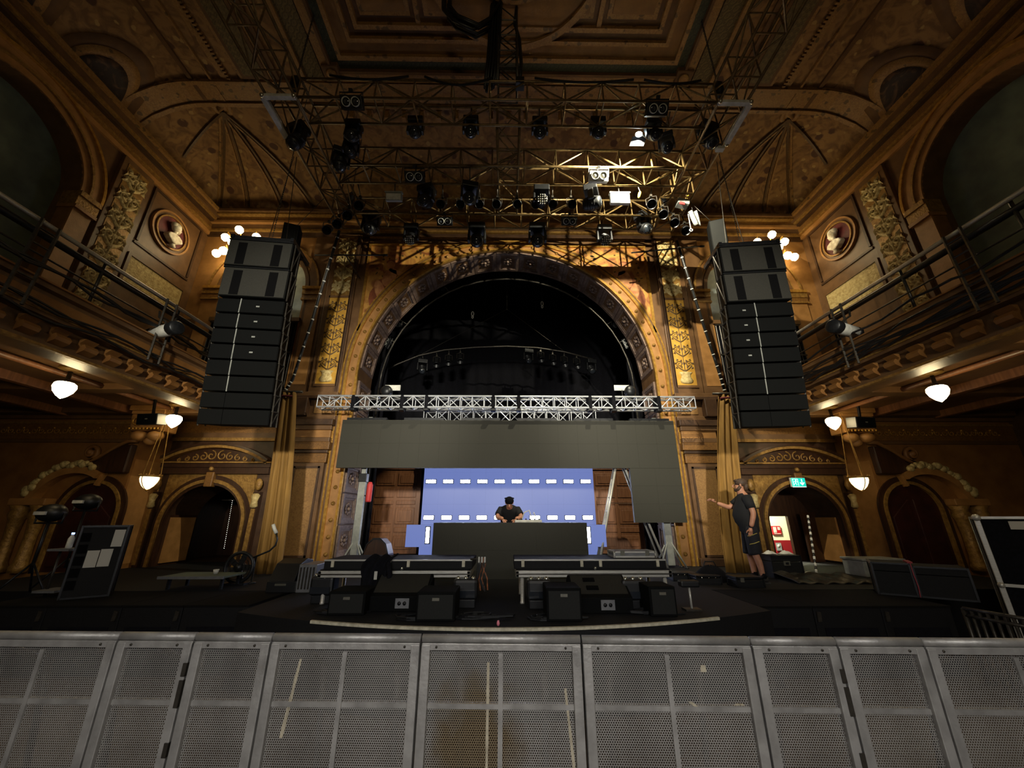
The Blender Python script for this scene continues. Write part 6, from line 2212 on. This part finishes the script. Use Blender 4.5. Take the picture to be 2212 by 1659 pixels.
# white shoes and bits behind the right riser
for i, px in enumerate((1568, 1584)):
    p = at(px, 1232, Y=7.9)
    t = thing('white_shoe', 'white shoe on the stage by the right pilaster, %s of the pair' % ['left one', 'right one'][i], 'shoe', (p.x, 7.9, STG), (0, 0, .4 - .5 * i))
    MB().ball((0, 0, .035), .05, 10, 6, (.8, 1.9, .7)).build('upper', 'white_paint', t)
    MB().bx(-.04, .04, -.09, .09, 0, .014).build('sole', 'white_edge', t, bev=.004)
t = case('small_black_box', 'small black box on the stage at the feet of the standing person', 'box', (4.05, 7.2, STG), .45, .3, .16, latches=1)
t = thing('black_bag', 'soft black bag slumped beside the right curtain', 'bag', (3.75, 7.75, STG))
MB().grid(lambda u, v: Vector((.30 * math.cos(2 * PI * u) * math.sin(PI * (.5 - .5 * v) + .001) ** .5, .2 * math.sin(2 * PI * u) * math.sin(PI * (.5 - .5 * v) + .001) ** .5, .26 * v ** .7 + .02 * math.sin(u * 25) * v)), 24, 8).build('body', 'black_fabric', t)
MB().path([(-.12, 0, .24), (-.08, 0, .33), (.08, 0, .33), (.12, 0, .24)], .012, 5).build('handle', 'black_plastic', t)
for i, (px, py, l) in enumerate(((1478, 1255, 'low black stage box with a glinting lamp right of the right riser'), (1530, 1262, 'low black stage box beside the right wing block'))):
    p = onstage(px, py)
    t = case('stage_box', l, 'box', (p.x, p.y + .1, STG), .42, .3, .14)
    for k in range(3):
        MB().ball((-.12 + .12 * k, -.155, .11), .012, 6, 4).build('connector', 'reflector', t)

# ============================================================ PEOPLE
def skin_mesh(name, verts, edges, radii, root, mat, parent, sub=2):
    me = bpy.data.meshes.new(name)
    me.from_pydata([Vector(v) for v in verts], edges, [])
    o = bpy.data.objects.new(name, me)
    COL.objects.link(o)
    o.parent = parent
    md = o.modifiers.new('skin', 'SKIN')
    md.use_smooth_shade = True
    if not me.skin_vertices:
        bpy.context.view_layer.update()
    sv = me.skin_vertices[0].data if me.skin_vertices else None
    if sv is None:
        bpy.context.view_layer.objects.active = o
        bpy.ops.mesh.customdata_skin_add()
        sv = me.skin_vertices[0].data
    for i, r in enumerate(radii):
        sv[i].radius = r if isinstance(r, tuple) else (r, r)
        sv[i].use_root = (i == root)
    ms = o.modifiers.new('sub', 'SUBSURF')
    ms.levels = ms.render_levels = sub
    me.materials.append(M[mat])
    return o


def loft(q, st, n=18):
    """closed tube of elliptical rings; ring width along x, depth across the path"""
    vs, fs = [], []
    m = len(st)
    for i, (c, rx, ry) in enumerate(st):
        t = (st[min(i + 1, m - 1)][0] - st[max(i - 1, 0)][0]).normalized()
        v = t.cross(Vector((1, 0, 0))).normalized()
        for k in range(n):
            a = 2 * PI * k / n
            vs.append(c + Vector((rx * math.cos(a), 0, 0)) + v * (ry * math.sin(a)))
    for i in range(m - 1):
        for k in range(n):
            l = (k + 1) % n
            fs.append((i * n + k, i * n + l, (i + 1) * n + l, (i + 1) * n + k))
    fs += [tuple(range(n - 1, -1, -1)), tuple((m - 1) * n + k for k in range(n))]
    q.add(vs, fs, True)


def hand(palm, out, curl, thumb, mat, parent, sc=1.0):
    """palm centre, finger direction, palm normal (curl side), thumb side"""
    out, curl, thumb = Vector(out).normalized(), Vector(curl).normalized(), Vector(thumb).normalized()
    palm = Vector(palm)
    q = MB()
    q.path([palm - out * .05 * sc, palm - out * .01 * sc, palm + out * .035 * sc], .03 * sc, 8, radii=[.026 * sc, .036 * sc, .034 * sc], flat=.6)
    for k, L in enumerate((.062, .074, .070, .055)):
        b = palm + out * .03 * sc + thumb * (.027 - .018 * k) * sc
        q.path([b, b + (out * .5 + curl * .10) * L * sc, b + (out * .82 + curl * .30) * L * sc, b + (out * 1.0 + curl * .62) * L * sc], .009 * sc, 6, radii=[.0095 * sc, .009 * sc, .008 * sc, .006 * sc])
    b = palm - out * .02 * sc + thumb * .026 * sc
    q.path([b, b + thumb * .028 * sc + out * .02 * sc, b + thumb * .036 * sc + out * .052 * sc + curl * .012 * sc], .010 * sc, 6, radii=[.013 * sc, .011 * sc, .008 * sc])
    return q.build('hand', mat, parent)


def person(label, loc, rot, J, R, shorts=True, hair='short', beard=False):
    t = thing('person', label, 'person', loc, (0, 0, rot))
    names = list(J)
    idx = {n: i for i, n in enumerate(names)}
    E = [('pelvis', 'spine'), ('spine', 'chest'), ('chest', 'neck'), ('neck', 'jaw'), ('jaw', 'skull')]
    for s_ in 'lr':
        E += [('chest', 'sh_' + s_), ('sh_' + s_, 'el_' + s_), ('el_' + s_, 'wr_' + s_), ('pelvis', 'hip_' + s_), ('hip_' + s_, 'kn_' + s_), ('kn_' + s_, 'calf_' + s_), ('calf_' + s_, 'an_' + s_)]
    skin_mesh('body', [J[n] for n in names], [(idx[a], idx[b]) for a, b in E], [R[n.split('_')[0]] for n in names], idx['pelvis'], 'skin', t)
    # clothes: closed lofts round the limbs, a finger wide of the skin
    pel, chs, spn, nck = (Vector(J[k]) for k in ('pelvis', 'chest', 'spine', 'neck'))
    q = MB()
    ax = (chs - pel).normalized()
    loft(q, [(pel - ax * .10, .178, .150), (pel - ax * .09, .186, .160), (pel, .186, .165), (pel.lerp(spn, .5), .196, .200), (spn, .200, .208), (spn.lerp(chs, .5), .202, .188),
             (chs, .212, .150), (chs.lerp(nck, .30), .205, .125), (chs.lerp(nck, .60), .155, .105), (chs.lerp(nck, .84), .092, .085), (chs.lerp(nck, .98), .070, .072)])
    for s_ in 'lr':
        sh, el = Vector(J['sh_' + s_]), Vector(J['el_' + s_])
        q.path([sh.lerp(chs, .35) + ax * .01, sh, sh.lerp(el, .35), sh.lerp(el, .66), sh.lerp(el, .67)], .08, 12, radii=[.080, .092, .084, .078, .06])
    q.build('t_shirt', 'shirt_black', t)
    q = MB()
    loft(q, [(pel + Vector((0, 0, .06)), .168, .148), (pel, .182, .158), (pel - Vector((0, 0, .08)), .188, .160), (pel - Vector((0, 0, .15)), .150, .125)])
    for s_ in 'lr':
        hp, kn, cf_ = Vector(J['hip_' + s_]), Vector(J['kn_' + s_]), Vector(J['calf_' + s_])
        q.path([hp + Vector((0, 0, .06)), hp.lerp(kn, .2), hp.lerp(kn, .6), hp.lerp(kn, .98), kn.lerp(cf_, .1), kn.lerp(cf_, .12)], .1, 14, radii=[.105, .118, .110, .104, .102, .08])
    q.build('shorts', 'shorts_navy', t)
    # shoes
    for s_ in 'lr':
        an = Vector(J['an_' + s_])
        q = MB()
        q.path([(an.x, an.y + .06, .055), (an.x, an.y - .02, .06), (an.x, an.y - .12, .045), (an.x, an.y - .19, .035)], .05, 10, radii=[.045, .052, .046, .03])
        q.bx(an.x - .045, an.x + .045, an.y - .20, an.y + .09, .0, .022)
        q.build('shoe', 'shoe', t)
        q = MB().lathe([(.048, 0), (.052, .05), (.048, .09)], (an.x, an.y + .01, .07), (0, 0, 1), 10)
        q.build('sock', 'black_fabric', t)
    return t


def face(t, c, fwd, left, up, sc=1.0, beard=False):
    """nose, eyes, mouth and ears on a skull centred at c"""
    c, fwd, left, up = Vector(c), Vector(fwd).normalized(), Vector(left).normalized(), Vector(up).normalized()
    q = MB()
    q.path([c + fwd * .088 + up * .02, c + fwd * .112 - up * .012, c + fwd * .118 - up * .025, c + fwd * .092 - up * .032], .012, 8, radii=[.009, .013, .015, .010])
    for s_ in (-1, 1):
        b = c + left * s_ * .078 - fwd * .005
        q.ball(b, .03, 8, 6, (.5, .6, 1.0))
    q.build('nose_and_ears', 'skin', t)
    q = MB()
    for s_ in (-1, 1):
        q.ball(c + fwd * .083 + left * s_ * .032 + up * .012, .011, 8, 6)
    q.build('eyes', 'hair', t)
    q = MB()
    q.path([c + fwd * .084 - up * .062 + left * .025, c + fwd * .094 - up * .060, c + fwd * .084 - up * .062 - left * .025], .006, 6)
    q.build('mouth', 'pink_tag' if not beard else 'hair', t)
    if beard:
        q = MB()
        q.path([c + left * .074 - up * .02, c + left * .062 + fwd * .04 - up * .075, c + fwd * .078 - up * .092, c - left * .062 + fwd * .04 - up * .075, c - left * .074 - up * .02], .022, 8, flat=1.3)
        q.build('beard', 'hair', t)


# standing man at the right, seen from his left side, facing the middle of the stage
J = {'pelvis': (0, 0, .95), 'spine': (0, -.03, 1.14), 'chest': (0, .0, 1.38), 'neck': (0, -.015, 1.55), 'jaw': (0, -.045, 1.63), 'skull': (0, -.03, 1.71),
     'sh_l': (.19, .01, 1.44), 'el_l': (.235, .06, 1.17), 'wr_l': (.23, -.02, .93), 'sh_r': (-.19, -.02, 1.43), 'el_r': (-.22, -.22, 1.28), 'wr_r': (-.16, -.44, 1.37),
     'hip_l': (.10, .0, .88), 'kn_l': (.105, -.01, .49), 'calf_l': (.105, .03, .33), 'an_l': (.105, .05, .09),
     'hip_r': (-.10, .0, .88), 'kn_r': (-.11, -.05, .49), 'calf_r': (-.11, -.03, .33), 'an_r': (-.11, -.03, .09)}
Rr = {'pelvis': (.16, .14), 'spine': (.165, .165), 'chest': (.175, .13), 'neck': (.058, .062), 'jaw': (.066, .082), 'skull': (.078, .096), 'sh': .064, 'el': .052, 'wr': .038,
      'hip': .092, 'kn': .062, 'calf': .060, 'an': .040}
pm_ = at(1640, 1254, Y=7.62)
man = person('person in black T-shirt and dark shorts standing in profile with one hand raised', (pm_.x, 7.62, STG), R_(-108), J, Rr)
man.scale = (1.02, 1.02, 1.0)
hand((.23, -.04, .87), (0, -.15, -1), (-1, -.2, 0), (0, -1, -.1), 'skin', man)
hand((-.15, -.50, 1.41), (.05, -.85, .45), (0, -.3, -.6), (.9, .1, .4), 'skin', man)
face(man, (0, -.035, 1.685), (0, -1, 0), (1, 0, 0), (0, 0, 1), 1, True)
q = MB()
q.ball((0, .005, 1.735), .105, 14, 9, (.86, 1.08, .80))
q.ball((0, .065, 1.665), .072, 12, 8, (1.05, .75, 1.15))
q.ball((0, -.07, 1.775), .05, 10, 6, (1.3, .9, .6))
q.build('hair', 'hair', man)
for z, y in ((.80, -.07), (.66, -.06)):
    MB().path([(.205, y - .03, z - .02), (.222, y + .05, z), (.205, y + .13, z + .03)], .012, 6, flat=.5).build('reflective_stripe', 'reflective', man)
# performer bending over the booth, facing the hall
J = {'pelvis': (0, .10, .93), 'spine': (0, .0, 1.08), 'chest': (0, -.20, 1.24), 'neck': (0, -.33, 1.335), 'jaw': (0, -.40, 1.345), 'skull': (0, -.41, 1.42),
     'sh_l': (.185, -.22, 1.25), 'el_l': (.27, -.36, 1.10), 'wr_l': (.13, -.50, 1.075), 'sh_r': (-.185, -.22, 1.25), 'el_r': (-.27, -.36, 1.10), 'wr_r': (-.13, -.50, 1.075),
     'hip_l': (.10, .10, .88), 'kn_l': (.11, .06, .49), 'calf_l': (.11, .10, .33), 'an_l': (.11, .12, .09),
     'hip_r': (-.10, .10, .88), 'kn_r': (-.11, .06, .49), 'calf_r': (-.11, .10, .33), 'an_r': (-.11, .12, .09)}
pd_ = at(1100, 1090, Y=9.2)
dj = person('person in a dark T-shirt and backward cap bending over the booth before the blue screen', (pd_.x, 9.22, STG), 0, J, Rr)
hand((.12, -.54, 1.04), (-.3, -1, -.25), (0, 0, -1), (-1, 0, .1), 'skin', dj)
hand((-.12, -.54, 1.04), (.3, -1, -.25), (0, 0, -1), (1, 0, .1), 'skin', dj)
fw, upv = Vector((0, -.78, -.62)), Vector((0, -.62, .78))
face(dj, (0, -.415, 1.40), fw, (1, 0, 0), upv, 1, False)
q = MB()
q.ball((0, -.405, 1.445), .108, 14, 9, (.92, 1.02, .86))
q.build('cap', 'black_fabric', dj)
q = MB()
q.ball((0, -.33, 1.50), .09, 12, 6, (1.25, .9, .30))
q.build('cap_peak', 'black_fabric', dj)
